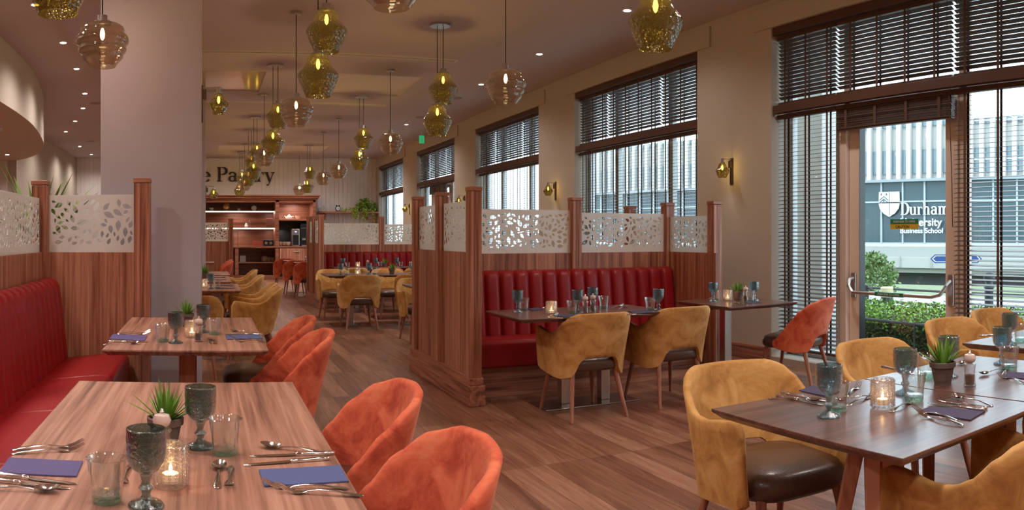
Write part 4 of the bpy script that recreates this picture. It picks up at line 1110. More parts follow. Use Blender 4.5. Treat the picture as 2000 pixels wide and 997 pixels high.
# right front tables
item(KG, (1619, 815), 'teal goblet nearest on the right front table', 'goblet', GG)
item(KG, (1768, 771), 'teal goblet behind the tumbler of the right front table', 'goblet', GG)
item(KG, (1853, 737), 'teal goblet behind the succulent of the right front table', 'goblet', GG)
item(KG, (1957, 712), 'teal goblet beside the right edge of the picture', 'goblet', GG)
item(KG, (1972, 674), 'teal goblet on the far right table', 'goblet', GG)
item(KT, (1634, 803), 'clear tumbler behind the nearest goblet of the right front table', 'tumbler', GT_)
item(KT, (1785, 782), 'clear tumbler beside the candle of the right front table', 'tumbler', GT_)
item(KT, (1808, 737), 'clear tumbler behind the succulent pot of the right front table', 'tumbler', GT_)
item(KT, (1971, 722), 'clear tumbler before the goblet at the right edge', 'tumbler', GT_)
item(KT, (1994, 667), 'clear tumbler on the far right table', 'tumbler', GT_)
item(KC, (1724, 797), 'studded crystal candle holder on the right front table', 'candle holder', GC)
item(KP, (1841, 750), 'large succulent in a clay pot on the right front table', 'potted plant', GPp, s=1.25)
item(KM, (1894, 756), 'clear pepper mill with steel knob on the right front table', 'pepper mill', GM)
napkin([(1560,765),(1588,755),(1640,767),(1612,776)], M_NAPD, 'plum napkin behind the nearest goblet of the right front table')
cut('knife', (1533,771), (1612,785), 'steel knife left of the nearest goblet, farther of two')
cut('knife', (1524,777), (1603,792), 'steel knife left of the nearest goblet, nearer of two')
cut('spoon', (1515,781), (1592,786), 'steel spoon at the left tip of the right front table')
cut('fork', (1647,779), (1683,752), 'steel fork crossing the napkin behind the nearest goblet')
cut('dessert spoon', (1690,778), (1655,784), 'small steel spoon left of the candle of the right front table')
cut('dessert fork', (1665,790), (1698,778), 'small steel fork left of the candle of the right front table')
cut('fork', (1735,808), (1792,782), 'steel fork right of the candle of the right front table')
napkin([(1815,797),(1925,805),(1895,823),(1793,806)], M_NAPD, 'plum napkin at the right of the right front table')
cut('knife', (1925,800), (1832,783), 'steel knife above the plum napkin, farther of two')
cut('knife', (1927,806), (1807,790), 'steel knife above the plum napkin, nearer of two', 0.003)
cut('spoon', (1945,796), (1855,776), 'steel spoon above the plum napkin of the right front table')
cut('fork', (1883,826), (1772,800), 'steel fork below the plum napkin, farther of two')
cut('fork', (1884,834), (1790,812), 'steel fork below the plum napkin, nearer of two', 0.002)
napkin([(1955,727),(2010,731),(2020,743),(1960,739)], M_NAPD, 'plum napkin at the right edge of the picture')
cut('fork', (2010,752), (1945,735), 'steel fork before the napkin at the right edge')
cut('spoon', (1965,722), (1915,735), 'steel spoon right of the pepper mill')
cut('fork', (1960,737), (1968,718), 'steel fork before the goblet at the right edge')
cut('knife', (1738,722), (1770,729), 'steel knife behind the second goblet of the right front table')
cut('spoon', (1855,722), (1880,712), 'steel spoon behind the succulent of the right front table')
cut('knife', (1930,657), (1965,655), 'steel knife on the far right table')
# tables behind the column, rear tables
item(KG, (411.6, 565), 'teal goblet on the table just behind the column', 'goblet', GG)
item(KT, (424, 564), 'clear tumbler on the table just behind the column', 'tumbler', GT_)
item(KC, (398, 563), 'studded crystal candle holder on the table just behind the column', 'candle holder', GC)
item(KP, (399, 549), 'small succulent on the table just behind the column', 'potted plant', GPp, s=1.5)
napkin_at(0.20, 8.35, 0.1, M_NAPD, 'plum napkin on the table just behind the column, nearer')
napkin_at(0.20, 8.85, 0.1, M_NAPD, 'plum napkin on the table just behind the column, farther')
napkin_at(0.15, 9.95, 0.1, M_NAPD, 'plum napkin on the second table behind the column')
napkin_at(0.15, 10.5, 0.1, M_NAPD, 'plum napkin on the second table behind the column, farther side')
cutrear = [(0.22, 8.2, 'knife'), (0.22, 8.5, 'fork'), (0.22, 8.7, 'knife'), (0.22, 9.0, 'fork')]
for n_, (x, y, kd) in enumerate(cutrear):
    place(CK[kd][0], (x+0.1, y, TZ), pi, 'steel %s beside the napkins on the table just behind the column, %s' % (kd, ('front','second','third','back')[n_]), kd, 'polished steel cutlery')
def setpos(k, x, y, lab, cat, grp, s=None):
    o = place(k, (x, y, TZ), 0, lab, cat, grp)
    if s: o.scale = (s, s, s)
for x, y, lab in ((1.93, 11.0, 'left end of the aisle table before the rear booth'), (2.37, 11.1, 'middle of the aisle table before the rear booth'), (3.0, 11.0, 'right aisle table before the rear booth'),
                  (2.42, 13.55, 'left rear booth table, left end'), (3.05, 13.7, 'left rear booth table, right end'), (3.42, 13.6, 'right rear booth table, left end'), (4.05, 13.6, 'right rear booth table, right end')):
    setpos(KG, x, y, 'teal goblet on the %s' % lab, 'goblet', GG)
    setpos(KT, x+0.09, y+0.03, 'clear tumbler on the %s' % lab, 'tumbler', GT_)
for x, y, lab in ((2.18, 11.0, 'left aisle table before the rear booth'), (3.28, 11.0, 'right aisle table before the rear booth'), (2.70, 13.6, 'left rear booth table'), (3.70, 13.6, 'right rear booth table')):
    setpos(KC, x, y, 'studded crystal candle holder on the %s' % lab, 'candle holder', GC)
setpos(KP, 2.72, 11.1, 'small succulent in a black pot before the rear booth', 'potted plant', GPp)
setpos(KP, 3.15, 13.5-0.08, 'small succulent on the rear booth tables', 'potted plant', GPp)
setpos(KM, 2.88, 13.6, 'clear pepper mill on the rear booth tables', 'pepper mill', GM)
setpos(KM, 2.10, 16.3, 'clear pepper mill on the nearer cafe table', 'pepper mill', GM)

# ------------------------------------------------------------------ shelf unit at the back
CY = 22.9
def ux(u, y=CY): return y*tan((u-U0)/FP)
def zy(y, yy=CY, u=500): return CAMH+(HZ-y)*(yy/cos((u-U0)/FP))/FP
cab = empty('shelf_unit', (1.5, CY, 0)); tag(cab, 'tall walnut shelf unit with lit shelves along the back wall', 'shelf unit')
def cb(name, x0, x1, z0, z1, y0=0.0, y1=0.95, m=M_CABW, bev=0.004, parent=None):
    return MB().box(x0-1.5, x1-1.5, y0, y1, z0, z1).build(name, m, parent or cab, bevel=bev)
xl, xm0, xm1, xr0, xr1 = -0.9, ux(538), ux(545), ux(610), ux(617)
ztop, zc, zs1, zs2 = zy(381), 0.98, zy(413), zy(446.5)
cb('back_panel', xl, xr1, 0.1, ztop-0.15, 0.90, 0.95)
cb('side_panel', xr0+0.02, xr1, 0.0, ztop-0.15); cb('side_panel', xl, xl+0.08, 0, ztop-0.15)
cb('upright', xm0, xm1, 0.0, ztop-0.15); cb('upright', ux(459), ux(466), 0.0, zc)
cb('plinth', xl, xr1, 0, 0.12, 0.02, 0.9)
crn = MB()
for k, (d, z0, z1) in enumerate(((0.0, -0.22, -0.14), (0.05, -0.14, -0.10), (0.09, -0.10, -0.04), (0.13, -0.04, 0.0))):
    crn.box(xl-1.5-d, xr1-1.5+d, -d, 0.9, ztop+z0, ztop+z1)
crn.build('cornice', M_CABW, cab, bevel=0.008)
cb('worktop', xl, xr1+0.03, zc-0.03, zc+0.02, -0.02, 0.9)
for z in (zs1, zs2):
    s = cb('shelf', xl+0.08, xm0, z-0.02, z+0.02, 0.35, 0.9)
    MB().box(xl-1.42, xm0-1.5, 0.335, 0.349, z-0.018, z+0.018).build('light_strip', M_LED, s)
    for xx in (0.0, 1.2):
        add_light('AREA', 'shelf_strip_light', (xx-1.0+0.4, 0.5, z-0.03), 2.5, WARM, cab, rot=(0,0,0)).data.size = 0.5
cb('shelf', ux(466), xm0, zy(514)-0.015, zy(514)+0.015, 0.15, 0.9)
cb('shelf', xm1, xr0+0.02, zy(430)-0.02, zy(430)+0.02, 0.05, 0.9)
cb('niche_back', xm1, xr0+0.02, zc, zy(431), 0.86, 0.90, m=simple('niche black', (0.02,0.018,0.018), 0.5))
add_light('AREA', 'niche_light', (ux(578)-1.5, 0.45, ztop-0.24), 5, WARM, cab).data.size = 0.3
cb('drawer', xm1+0.02, xr0+0.02, 0.56, 0.94, -0.01, 0.02, m=M_WOODV)
cb('drawer', xm1+0.02, xr0+0.02, 0.14, 0.54, -0.01, 0.02, m=M_WOODV)
MB().tube([(ux(574)-1.5, -0.03, 0.84), (ux(585)-1.5, -0.03, 0.84)], 0.012, 8).build('drawer_handle', M_STEEL, cab)
def onshelf(name, mb, mat, x, y, z, lab, cat, grp=None, smooth=True, bevel=0):
    o = mb.build(name, mat, None, smooth=smooth, loc=(x, y, z), bevel=bevel); return tag(o, lab, cat, grp)
sy = CY+0.55
def sx(u): return ux(u, sy)
cup = lambda s: MB().lathe([(0.02*s,0),(0.045*s,0.02*s),(0.06*s,0.08*s),(0.055*s,0.08*s),(0.03*s,0.02*s)], 16, cap0=True)
onshelf('cup', cup(1.2), M_CHINA, sx(413), sy, zs1+0.02, 'white cup at the left of the top lit shelf', 'cup')
onshelf('cup', cup(1.0), M_CHINA, sx(467), sy, zs1+0.02, 'white cup in the middle of the top lit shelf', 'cup')
onshelf('vase', MB().lathe([(0.05,0),(0.10,0.06),(0.12,0.13),(0.09,0.20),(0.05,0.27),(0.06,0.31)], 20, cap0=True), simple('gold glaze', (0.65,0.38,0.12), 0.25, 0.6), sx(441.8), sy, zs1+0.02, 'small golden vase on the top lit shelf', 'vase')
onshelf('knot_ornament', MB().ball((0,0,0.09), 0.09, 10, 6), M_CHINA, sx(496), sy, zs1+0.02, 'round white and black ornament on the top lit shelf', 'ornament')
onshelf('bottle', MB().lathe([(0.035,0),(0.035,0.17),(0.012,0.22),(0.012,0.28)], 14, cap0=True, cap1=True), M_TUMB, sx(487), sy, zs2+0.02, 'slim glass bottle on the second lit shelf', 'bottle')
onshelf('jug', MB().lathe([(0.04,0),(0.06,0.05),(0.03,0.12),(0.035,0.15)], 14, cap0=True), M_CHINA, sx(481), sy, zs2+0.02, 'tiny jug beside the slim bottle', 'jug')
f = empty('picture_frame', (sx(526.5), sy, zs2+0.02)); tag(f, 'framed dark red picture at the right of the second lit shelf', 'picture')
MB().box(-0.115, 0.115, 0, 0.03, 0, 0.30).build('frame', M_CABW, f, bevel=0.004); MB().box(-0.09, 0.09, -0.004, 0.0, 0.025, 0.275).build('print', simple('dark print', (0.16,0.05,0.035), 0.6), f)
bk = [('topmost', 0.12), ('second from top', 0.08), ('second from bottom', 0.04), ('lowest', 0.0)]
for n_, z in bk:
    b_ = empty('book', (sx(502.4), sy, zc+0.02+z)); tag(b_, 'dark red book, %s of the stack on the worktop' % n_, 'book', 'books stacked on the worktop')
    MB().box(-0.14, 0.14, -0.1, 0.1, 0.0, 0.038).build('cover', simple('book red', (0.34,0.06,0.04), 0.6), b_, bevel=0.003); MB().box(-0.13, 0.13, 0.1, 0.103, 0.006, 0.032).build('pages', M_WHITE, b_)
r_ = empty('radio', (sx(524), sy, zc+0.02)); tag(r_, 'black box radio with round dials beside the red books', 'radio')
MB().box(-0.15, 0.15, -0.08, 0.08, 0, 0.19).build('case', M_BLACK, r_, bevel=0.01)
for xx in (-0.07, 0.07): MB().tube([(xx,-0.095,0.09),(xx,-0.08,0.09)], 0.045, 16).build('dial', M_STEEL, r_)
for k_, uu in enumerate((549, 556, 562)):
    onshelf('bowl', cup(1.6), M_CHINA, sx(uu), sy-0.1*k_, zc+0.02, 'pale bowl on the worktop before the coffee machine, %s of three' % ('left','middle','right')[k_], 'bowl', 'bowls on the worktop')
tpz = zy(430)+0.02
t_ = empty('teapot', (sx(564.6), sy, tpz)); tag(t_, 'white china teapot on the shelf above the coffee machine', 'teapot')
MB().lathe([(0.05,0),(0.09,0.04),(0.095,0.08),(0.05,0.13),(0.005,0.15)], 20, cap0=True).build('body', M_CHINA, t_, smooth=True); MB().tube([(-0.08,0,0.05),(-0.14,0,0.12)], [0.02,0.01], 8).build('spout', M_CHINA, t_); MB().ball((0,0,0.16), 0.018).build('knob', M_CHINA, t_)
MB().tube([(0.08,0,0.10),(0.14,0,0.10),(0.14,0,0.05),(0.08,0,0.04)], 0.008, 6).build('handle', M_CHINA, t_)
onshelf('sugar_bowl', cup(1.5), M_CHINA, sx(581.6), sy, tpz, 'white china bowl beside the teapot', 'bowl')
for k_, (uu, s_) in enumerate(((516.8, 1.3), (525.5, 1.0), (533.5, 1.0))):
    onshelf('jar', MB().lathe([(0.05*s_,0),(0.075*s_,0.03),(0.08*s_,0.11*s_),(0.05*s_,0.14*s_)], 16, cap0=True, cap1=True), simple('stoneware', (0.45,0.34,0.28), 0.6), ux(uu, sy), sy, zy(514)+0.015, 'stoneware jar on the lower shelf, %s of three' % ('left and tallest','middle','right')[k_], 'jar', 'jars on the lower shelf')
onshelf('box', MB().box(-0.09, 0.09, -0.08, 0.08, 0, 0.19), M_WHITE, ux(474, sy), sy, zy(514)+0.015, 'pale upright box at the left of the lower shelf', 'box', smooth=False)
cmy = CY+0.35
g_ = empty('coffee_grinder', (ux(576.6, cmy), cmy, zc+0.02)); tag(g_, 'slim black and silver machine left of the coffee machine', 'coffee grinder')
MB().box(-0.115, 0.115, -0.15, 0.2, 0, 0.52).build('body', M_STEEL, g_, bevel=0.01); MB().box(-0.09, 0.09, -0.155, -0.15, 0.03, 0.34).build('front_panel', M_BLACK, g_); MB().box(-0.03, 0.03, -0.157, -0.15, 0.42, 0.45).build('display', emit('blue display', (0.35,0.3,1.0), 2.0), g_)
c_ = empty('coffee_machine', (ux(596.5, cmy), cmy, zc+0.02)); tag(c_, 'tall black coffee machine in the niche of the shelf unit', 'coffee machine')
MB().box(-0.17, 0.17, -0.15, 0.25, 0, 0.55).build('body', M_BLACK, c_, bevel=0.012); MB().box(-0.17, 0.09, -0.1, 0.2, 0.55, 0.68).build('bean_hopper', M_SMOKE, c_); MB().box(-0.12, -0.02, -0.20, -0.15, 0.18, 0.24).build('spout', M_STEEL, c_, bevel=0.004); MB().box(-0.14, 0.14, -0.22, -0.15, 0.0, 0.03).build('drip_tray', M_STEEL, c_, bevel=0.003)
rk = empty('wire_rack', (ux(461.5, CY-0.1), CY-0.12, 0.98)); tag(rk, 'small wire rack standing at the left of the worktop', 'rack')
for z in (0.0, 0.22, 0.5): MB().box(-0.06, 0.06, -0.05, 0.05, z, z+0.012).build('tray', M_CABW, rk)
mb = MB()
for xx in (-0.06, 0.06):
    for yy in (-0.05, 0.05): mb.tube([(xx,yy,0),(xx,yy,0.52)], 0.006, 5)
mb.build('upright', M_DARKM, rk)
bpy.data.objects['wire_rack'].location.y = CY+0.12

# wall shelf on the right with clock, bicycle and trailing plant
WY = YB-0.25
ws = empty('wall_shelf', (4.0, YB-0.02, zy(414, WY, 680))); tag(ws, 'walnut wall shelf right of the shelf unit', 'shelf')
xs0, xs1 = WY*tan((621-U0)/FP), XW-0.02
MB().box(xs0-4.0, xs1-4.0, -0.45, 0, -0.03, 0.0).build('board', M_WOODX, ws, bevel=0.004); MB().box(xs0-4.0, xs1-4.0, -0.47, -0.44, -0.05, 0.0).build('lip', M_WOODX, ws, bevel=0.004)
for xx in (xs0+0.2-4, xs1-0.3-4): MB().box(xx, xx+0.04, -0.3, 0, -0.25, -0.03).build('bracket', M_WOODV, ws)
wz = ws.location.z
ck = empty('alarm_clock', (WY*tan((660-U0)/FP), WY, wz)); tag(ck, 'small round alarm clock with white face on the wall shelf', 'clock')
MB().tube([(0,-0.03,0.10),(0,0.03,0.10)], 0.085, 20).build('case', M_BLACK, ck); MB().tube([(0,-0.034,0.10),(0,-0.03,0.10)], 0.065, 20).build('dial', M_WHITE, ck)
for s_ in (-1, 1): MB().ball((s_*0.04,0,0.19), 0.025).build('bell', M_BLACK, ck); MB().tube([(s_*0.05,0,0.03),(s_*0.06,0,0)], 0.008, 6).build('foot', M_BLACK, ck)
bi = empty('model_bicycle', (WY*tan((630-U0)/FP), WY, wz)); tag(bi, 'small metal model bicycle on the wall shelf', 'ornament')
for xx, r in ((-0.08, 0.055), (0.08, 0.055)):
    MB().tube([(xx+r*cos(a*pi/8), 0, 0.06+r*sin(a*pi/8)) for a in range(17)], 0.006, 5).build('wheel', M_STEEL, bi)
MB().tube([(-0.08,0,0.06),(-0.02,0,0.13),(0.06,0,0.13),(0.08,0,0.06)], 0.006, 5).build('frame', M_STEEL, bi); MB().tube([(0.06,0,0.13),(0.05,0,0.17),(0.02,0,0.175)], 0.006, 5).build('handlebar', M_STEEL, bi)
tpn = empty('trailing_plant', (WY*tan((712-U0)/FP), WY, wz)); tag(tpn, 'bushy trailing green plant on the wall shelf by the window', 'plant')
MB().lathe([(0.07,0),(0.10,0.14),(0.095,0.14)], 16, cap0=True).build('pot', M_WHITE, tpn, smooth=True)
rnd = random.Random(3); mb = MB(); mb2 = MB()
def leafq(mb, p, L, rnd):
    a = rnd.uniform(0, 2*pi); b = rnd.uniform(-0.9, 0.9); d = Vector((cos(a)*cos(b), sin(a)*cos(b), sin(b))); s = d.cross(Vector((rnd.uniform(-1,1), rnd.uniform(-1,1), rnd.uniform(-1,1)))).normalized()
    p = Vector(p); mb.add([p, p+d*L*0.5+s*L*0.3, p+d*L, p+d*L*0.5-s*L*0.3], [(0,1,2,3)])
for i in range(520):
    a, e_ = rnd.uniform(0, 2*pi), rnd.uniform(0, pi/2); r = rnd.uniform(0.18, 0.38)
    leafq(mb if i % 2 else mb2, (r*1.1*cos(a)*cos(e_), r*0.5*sin(a)*cos(e_)-0.05, 0.02+r*1.0*sin(e_)), 0.09, rnd)
for s_ in range(9):
    x0 = rnd.uniform(-0.45, 0.35); ln = rnd.uniform(0.15, 0.5)
    for i in range(26): leafq(mb2, (x0+rnd.uniform(-.04,.04), -0.30+rnd.uniform(-.03,.03), 0.05-ln*i/26), 0.07, rnd)
for i in range(70): leafq(mb2, (-0.3-0.5*i/70, -0.25, 0.05+rnd.uniform(-.04,.05)), 0.07, rnd)
mb.build('dark_leaves', M_LEAF, tpn); mb2.build('light_leaves', M_LEAF2, tpn)
# plants behind the left screen
for k_, (x, y, s_) in enumerate(((-1.36, 6.05, 1.0),)):
    e = empty('aloe_plant', (x, y, 0)); tag(e, 'spiky green plant rising behind the corner post of the left leaf screen', 'plant')
    MB().lathe([(0.10,0),(0.13,1.22),(0.115,1.22),(0.001,1.20)], 20, cap0=True).build('planter', M_POT, e, smooth=True, angle=40)
    mb = MB(); r2 = random.Random(8+k_)
    for i in range(40): blade_leaf(mb, (0,0,1.20), r2.uniform(0,2*pi), math.radians(r2.uniform(35, 88)), r2.uniform(0.45, 0.80)*s_, 0.022, 0.08, 7)
    mb.build('leaves', simple('aloe leaf', (0.20,0.36,0.07), 0.4), e, smooth=True, angle=80)

# ------------------------------------------------------------------ serif lettering
def glyph(ch):
    """list of strokes (points, widths) in a unit where x-height is 0.66, cap height 1"""
    A = lambda cx, cy, rx, ry, a0, a1, w0, w1, n=14: ([(cx+rx*cos(math.radians(a0+(a1-a0)*i/n)), cy+ry*sin(math.radians(a0+(a1-a0)*i/n))) for i in range(n+1)],
        [w0+(w1-w0)*abs(cos(math.radians(a0+(a1-a0)*i/n))) for i in range(n+1)])
    B = lambda x0, y0, x1, y1, w: ([(x0,y0),(x1,y1)], [w, w])
    S = lambda x, y, w=0.30: B(x-w/2, y, x+w/2, y, 0.05)
    t, k = 0.17, 0.05
    G = {
     'T': ([B(0.42,0,0.42,1,t), B(0.05,0.975,0.79,0.975,0.05), B(0.07,0.98,0.07,0.74,0.05), B(0.77,0.98,0.77,0.74,0.05), S(0.42,0.025,0.34)], 0.90),
     'h': ([B(0.17,0,0.17,1,t), S(0.17,0.025), S(0.12,0.98,0.2), B(0.56,0,0.56,0.42,t), A(0.38,0.42,0.19,0.22,0,170,k,0.15), S(0.56,0.025)], 0.78),
     'e': ([A(0.34,0.33,0.26,0.32,0,325,k,0.17), B(0.10,0.36,0.62,0.36,0.05)], 0.70),
     'P': ([B(0.20,0,0.20,1,t), S(0.20,0.025,0.36), S(0.16,0.975,0.26), A(0.42,0.735,0.27,0.24,-90,90,k,0.19), B(0.2,0.975,0.42,0.975,0.05), B(0.2,0.495,0.42,0.495,0.05)], 0.80),
     'a': ([B(0.50,0.06,0.50,0.46,t), A(0.31,0.45,0.21,0.19,0,165,k,0.16), A(0.30,0.20,0.20,0.17,50,320,k,0.17), B(0.50,0.03,0.66,0.05,0.06)], 0.72),
     'n': ([B(0.17,0,0.17,0.64,t), S(0.17,0.025), S(0.10,0.63,0.18), B(0.56,0,0.56,0.42,t), A(0.38,0.42,0.19,0.22,0,170,k,0.15), S(0.56,0.025)], 0.78),
     't': ([B(0.20,0.12,0.20,0.88,t), B(0.02,0.62,0.42,0.62,0.05), A(0.34,0.13,0.15,0.12,180,330,0.05,0.15)], 0.48),
     'r': ([B(0.17,0,0.17,0.64,t), S(0.17,0.025), S(0.10,0.63,0.18), A(0.42,0.42,0.20,0.20,170,60,0.05,0.07), ([(0.46,0.53),(0.50,0.54)], [0.14,0.14])], 0.56),
     'y': ([B(0.14,0.64,0.38,0.02,0.16), B(0.62,0.64,0.30,-0.22,0.055), S(0.14,0.63,0.30), S(0.60,0.63,0.24), ([(0.17,-0.22),(0.30,-0.24)], [0.13,0.08])], 0.70),
     'D': ([B(0.20,0,0.20,1,t), A(0.38,0.5,0.40,0.475,-90,90,k,0.19), B(0.02,0.975,0.4,0.975,0.05), B(0.02,0.025,0.4,0.025,0.05)], 0.88),
     'u': ([B(0.17,0.20,0.17,0.64,t), A(0.36,0.22,0.19,0.20,180,340,k,0.14), B(0.56,0,0.56,0.64,t), S(0.10,0.63,0.2), S(0.50,0.63,0.2), S(0.62,0.025,0.2)], 0.78),
     'm': ([B(0.17,0,0.17,0.64,t), S(0.17,0.025), S(0.10,0.63,0.18), B(0.54,0,0.54,0.42,t), A(0.36,0.42,0.18,0.22,0,170,k,0.15), S(0.54,0.025), B(0.92,0,0.92,0.42,t), A(0.74,0.42,0.18,0.22,0,170,k,0.15), S(0.92,0.025)], 1.14),
    }
    return G[ch]
def serif(txt, size, depth):
    """meshes (name, mesh builder) in XZ plane, facing -Y"""
    x = 0; out = []
    for ch in txt:
        if ch == ' ': x += 0.38*size; continue
        st, adv = glyph(ch); mb = MB()
        for k, (pts, ws) in enumerate(st):
            up, dn = [], []; n = len(pts)
            for i, p in enumerate(pts):
                q = pts[min(i+1, n-1)]; r = pts[max(i-1, 0)]; d = atan2(q[1]-r[1], q[0]-r[0]); w = ws[i]/2
                up.append((x+(p[0]-w*sin(d))*size, (p[1]+w*cos(d))*size)); dn.append((x+(p[0]+w*sin(d))*size, (p[1]-w*cos(d))*size))
            for i in range(n-1):
                mb.prism([up[i], up[i+1], dn[i+1], dn[i]], depth-0.0004*k, 'y', 0)
        out.append((ch, mb)); x += adv*size
    return out, x
LY = YB-0.06; ls = zy(327, LY)-zy(355, LY)
lt, wtot = serif('The Pantry', ls, 0.035)
x_end = LY*tan((536-U0)/FP); e = empty('wall_sign', (x_end-wtot, LY, zy(355, LY))); tag(e, 'dark serif lettering reading The Pantry on the boarded back wall', 'sign')
for ch, mb in lt: mb.build('letter', simple('sign charcoal', (0.045,0.035,0.032), 0.5) if ch == 'T' else bpy.data.materials['sign charcoal'], e)

# ------------------------------------------------------------------ outside
TH = 1.32; DB = 60.0
nrm = Vector((sin(TH), cos(TH), 0)); tan_ = Vector((cos(TH), -sin(TH), 0))      # tan_ points right in the picture
RZO = atan2(tan_.y, tan_.x)
def bt(u, D=DB): return D*tan((u-U0)/FP-TH)                                     # along-building coordinate of a pixel column
def bz(u, y, D=DB): return CAMH+(HZ-y)*(D/cos((u-U0)/FP-TH))/FP
def outer(name, D=DB): return empty(name, tuple(nrm*D), RZO)                    # local +X = right, local +Y = away
M_CONC = simple('pale concrete', (0.60,0.59,0.57), 0.9, bump=(3,0.2)); M_CONC2 = simple('weathered concrete', (0.36,0.37,0.35), 0.9, bump=(2,0.3))
M_GLZ = simple('blue grey glazing', (0.16,0.24,0.28), 0.12, 0.0, 0.8); M_GLZ2 = simple('teal grey glazing', (0.05,0.09,0.105), 0.2, 0.0, 0.4)
M_SIGNW = simple('white sign', (0.85,0.87,0.88), 0.6); M_GRASS = simple('bank grass', (0.16,0.20,0.10), 0.95, bump=(6,0.6))
M_PAVE = simple('grey paving', (0.36,0.37,0.37), 0.9, bump=(20,0.2)); M_IRON = simple('painted iron', (0.03,0.035,0.04), 0.5)
struct(MB().box(XW+T+0.0, 14, -6, 40, -0.35, -0.02).build('pavement', M_PAVE))
struct(MB().box(14, 160, -60, 140, -9.2, -9.0).build('ground', M_GRASS))
struct(MB().add([(14,-40,-0.9),(14,90,-0.9),(34,90,-3.2),(34,-40,-3.2)], [(0,1,2,3)]) or MB().build('x', None)) if False else None
mb = MB(); mb.add([(13.9,-40,-0.3),(13.9,90,-0.3),(40,90,-3.0),(40,-40,-3.0)], [(0,1,2,3)]); struct(mb.build('grass_bank', M_GRASS))
t0, t1 = -70.0, 24.0
zg1, zg0 = bz(1760, 359), bz(1760, 477); zt = bz(1760, 236)
bd = outer('university_building'); tag(bd, 'pale concrete building with vertical fins above a glazed ground storey, across the road', 'building')
MB().box(t0, t1, 0.6, 14, zg1, zt).build('wall', M_CONC, bd)
mb = MB(); pitch = bt(1785)-bt(1765.3)
x = t0; fin = MB(); win = MB(); pan = MB()
zA, zB_, zC = bz(1760, 293), bz(1760, 339), bz(1760, 268)
cols = []
while x < t1:
    fin.box(x, x+0.40*pitch, 0.0, 0.6, zg1, zt); cols.append(x); x += pitch
fin.build('concrete_fins', M_CONC, bd)
def facade_window(z0, z1):
    mb = MB(); mb.box(0, 0.56*pitch, 0, 0.2, z0, z1); zm = (z0+z1)/2; mb.box(0, 0.56*pitch, -0.04, 0.0, zm-0.05, zm+0.05)
    o = mb.build('window', M_GLZ, bd); o.data.materials.append(M_SIGNW)
    for p in list(o.data.polygons)[6:]: p.material_index = 1
    return o
for z0_, z1_ in ((zB_, zA), (zC+0.9, zt-0.1)):
    w0 = facade_window(z0_, z1_); w0.location = (cols[-1]+0.42*pitch, 0.40, 0)
    for x in cols[-50:-1]:
        w_ = w0.copy(); COL.objects.link(w_); w_.location = (x+0.42*pitch, 0.40, 0)
    for x in cols[:-50]: win.box(x+0.42*pitch, x+0.98*pitch, 0.40, 0.6, z0_, z1_)
o = win.build('window_rows', M_GLZ, bd); o['kind'] = 'stuff'
MB().box(t0, t1+1.0, -2.2, 10, zg1, zg1+0.22).build('canopy', simple('canopy grey', (0.30,0.34,0.36), 0.5), bd)
gl = MB().box(t0, t1, -1.6, 8, zg0, zg1).build('ground_glazing', M_GLZ2, bd)
mb = MB(); pm = bt(1782)-bt(1741); x = bt(1698)
while x > t0: x -= pm
while x < t1: mb.box(x-0.07, x+0.07, -1.75, -1.6, zg0, zg1); x += pm
zt2 = bz(1760, 396); mb.box(t0, t1, -1.72, -1.6, zt2-0.06, zt2+0.06); mb.box(t0, t1, -1.72, -1.6, zg0, zg0+0.15)
mb.build('glazing_bars', simple('pale bars', (0.45,0.52,0.55), 0.5), bd)
# university sign on the glazing
D2 = DB-1.9
sg = outer('university_sign', D2); tag(sg, 'white shield and Durham University Business School lettering on the glazed storey', 'sign')
sh_c = (bt(1736.5, D2)); zs_t, zs_b = bz(1737, 374, D2), bz(1737, 424, D2); hwid = (bt(1757.5, D2)-bt(1716.5, D2))/2; hh = zs_t-zs_b
def shield_pts(s=1.0, a=0.0, b=1.0):
    L = [(-1.0, 0.97), (-0.9, 1.0), (0.9, 1.0), (1.0, 0.97), (1.0, 0.52), (0.9, 0.36), (0.6, 0.17), (0.0, 0.0), (-0.6, 0.17), (-0.9, 0.36), (-1.0, 0.52)]
    return [(sh_c+x*hwid, zs_b+z*hh) for x, z in L]
# upper left quarter darker with chevron, the rest white
mb = MB(); top = [(sh_c-hwid, zs_b+0.58*hh), (sh_c-hwid*0.97, zs_t-0.02*hh), (sh_c+hwid*0.97, zs_t-0.02*hh), (sh_c+hwid, zs_b+0.58*hh)]
mb.prism(top, 0.05, 'y', 0)
low = [(sh_c-hwid, zs_b+0.53*hh), (sh_c+hwid, zs_b+0.53*hh), (sh_c+hwid*0.9, zs_b+0.33*hh), (sh_c+hwid*0.55, zs_b+0.14*hh), (sh_c, zs_b), (sh_c-hwid*0.55, zs_b+0.14*hh), (sh_c-hwid*0.9, zs_b+0.33*hh)]
mb.prism(low, 0.05, 'y', 0); mb.build('shield', M_SIGNW, sg)
mb = MB(); cx0, cz0 = sh_c-hwid*0.5, zs_b+0.72*hh
for s_ in (-1, 1):
    for o_ in (0.0, -0.1):
        mb.prism([(cx0, cz0+(0.10+o_)*hh), (cx0, cz0+(0.06+o_)*hh), (cx0+s_*hwid*0.42, cz0+(-0.09+o_)*hh), (cx0+s_*hwid*0.42, cz0+(-0.05+o_)*hh)], 0.02, 'y', -0.03)
    mb.box(cx0+s_*hwid*0.25-0.05, cx0+s_*hwid*0.25+0.05, -0.03, 0, cz0+0.12*hh, cz0+0.2*hh)
mb.box(cx0-0.05, cx0+0.05, -0.03, 0, cz0-0.13*hh, cz0-0.06*hh)
mb.box(sh_c-0.02, sh_c+0.02, -0.03, 0, zs_b+0.05*hh, zs_t-0.03*hh); mb.build('chevron', M_GLZ2, sg)
